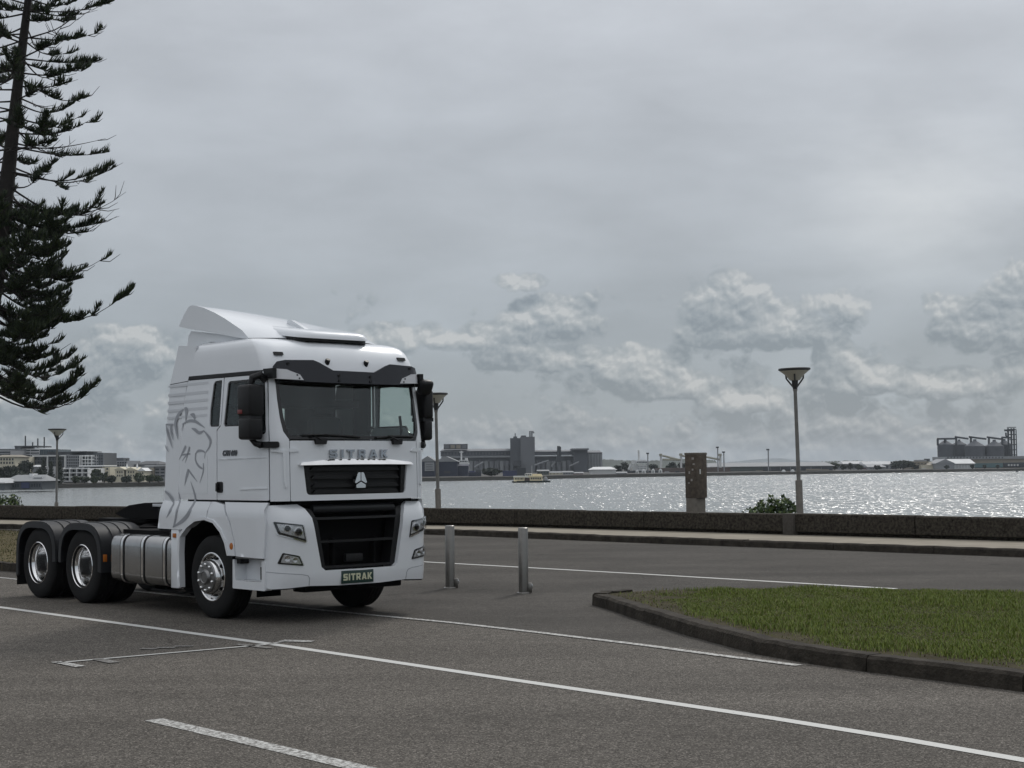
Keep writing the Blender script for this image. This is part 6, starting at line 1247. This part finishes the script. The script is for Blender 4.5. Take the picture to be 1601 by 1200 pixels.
b = B('buoy', 'small dark buoy on the bright water at the right edge', 'buoy', 1588.5, 1591.5, 690, WZ); b.cyl('float', 1590, 1.5, 735.9, None, F_STEELD, 0, 12, lambda r, a, c: [(r*.8, -.2), (r, .2), (r*.7, .7), (r*.2, .9), (0, 1.4)])
# small clutter along the quays: parked vehicles
vr = random.Random(4)
vans = [('white', F_SHIP, 1002, 738.6), ('grey', F_GREY, 1044, 736.5), ('dark', F_STEELD, 1060, 736), ('white', F_DOME, 1330, 731.5), ('red', F_RED, 1352, 731.5), ('grey', F_GREY, 1378, 732), ('dark', F_STEELD, 1398, 732), ('tan', F_TAN, 1420, 731.8), ('white', F_SHIP, 1446, 731.5), ('grey', F_GREY, 1500, 731.5)]
lbs = ('white lorry parked under the white ship', 'grey lorry on the quay left of the pillar', 'dark lorry on the quay just left of the pillar', 'white lorry below the first white roof', 'red lorry on the quay below the white roofs', 'grey lorry before the grey gabled shed', 'dark lorry at the foot of the dark tree clump', 'tan lorry under the dark tree clump', 'white lorry before the tan office blocks', 'grey lorry before the white gabled shed')
for (c, mt, px, yt), lb in zip(vans, lbs):
    b = B('lorry', lb, 'lorry', px - 4, px + 4, at(px, 727, 1).x*0 + (640 if px < 1100 else 752)); b.box('body', px - 4, px + 2, yt, yt + 4, mt, 0, 2.5); b.box('cab', px + 2.3, px + 4, yt + 1.2, yt + 4, mt, 0, 2.5); b.box('wheel', px - 3, px - 1.6, yt + 3.6, yt + 4.8, F_STEELD, -.1, 2.4); b.box('wheel', px + 2, px + 3.4, yt + 3.6, yt + 4.8, F_STEELD, -.1, 2.4)
# --- distant land
def ridge(name, pts, dist, thick, m, lab, kind='structure'):
    P = [at(x, y, dist) for x, y in pts]; n = len(P); mm = MB()
    for p in P: mm.v += [(p.x, dist, BZ - 2), (p.x, dist + thick*.5, p.z), (p.x, dist + thick, BZ - 2)]
    mm.f = [(i*3 + j, i*3 + 3 + j, i*3 + 4 + j, i*3 + 1 + j) for i in range(n - 1) for j in range(2)]
    mm.build(name, m, smooth=60, label=lab, cat='hill', kind=kind)
rr = random.Random(9)
def jag(x0, x1, f, step, amp): 
    o = []; x = x0
    while x <= x1: o.append((x, f(x) + rr.uniform(-amp, amp))); x += step
    return o
M_HILL = mat('far_hill', (.085, .10, .105), .95, var=(.004, .2)); M_WOOD = mat('far_wood', (.045, .058, .048), .95, var=(.03, .4))  # hill colour has the blue haze of distance mixed in
ridge('hill', [(1120, 724), (1160, 722), (1195, 718.5), (1215, 716.6), (1235, 715.4), (1252, 715.2), (1268, 717.6), (1300, 720.5), (1350, 723)], 6500, 900, M_HILL, 'distant blue hill behind the tall lamp')
ridge('hill', jag(930, 1130, lambda x: 719.0 + 1.4*math.sin(x*.045) - (x - 930)*.004, 2.0, .7), 1500, 120, M_WOOD, 'wooded rise behind the white ship and crane posts')
ridge('hill', jag(1290, 1660, lambda x: 720.5 + .8*math.sin(x*.05), 2.2, .7), 1500, 120, M_WOOD, 'low wooded rise behind the white roofs and bins')
ridge('hill', jag(-60, 700, lambda x: 727 + 1.5*math.sin(x*.03), 3.0, .8), 1300, 120, M_WOOD, 'low wooded rise behind the town')

# ------------------------------------------------------------------ thin sea air
def haze(density):
    m = bpy.data.materials.new('sea_air'); m.use_nodes = True; nt = m.node_tree; nt.nodes.clear()
    v = nt.nodes.new('ShaderNodeVolumePrincipled'); v.inputs['Color'].default_value = (.80, .88, .96, 1); v.inputs['Density'].default_value = density; v.inputs['Anisotropy'].default_value = .2
    o = nt.nodes.new('ShaderNodeOutputMaterial'); nt.links.new(v.outputs[0], o.inputs['Volume'])
    MB().box(-6300, 6300, -220, 9300, -5.5, 62).build('haze', m, smooth=0, label='thin grey sea air over the whole harbour', cat='haze', kind='stuff')
haze(.00010)
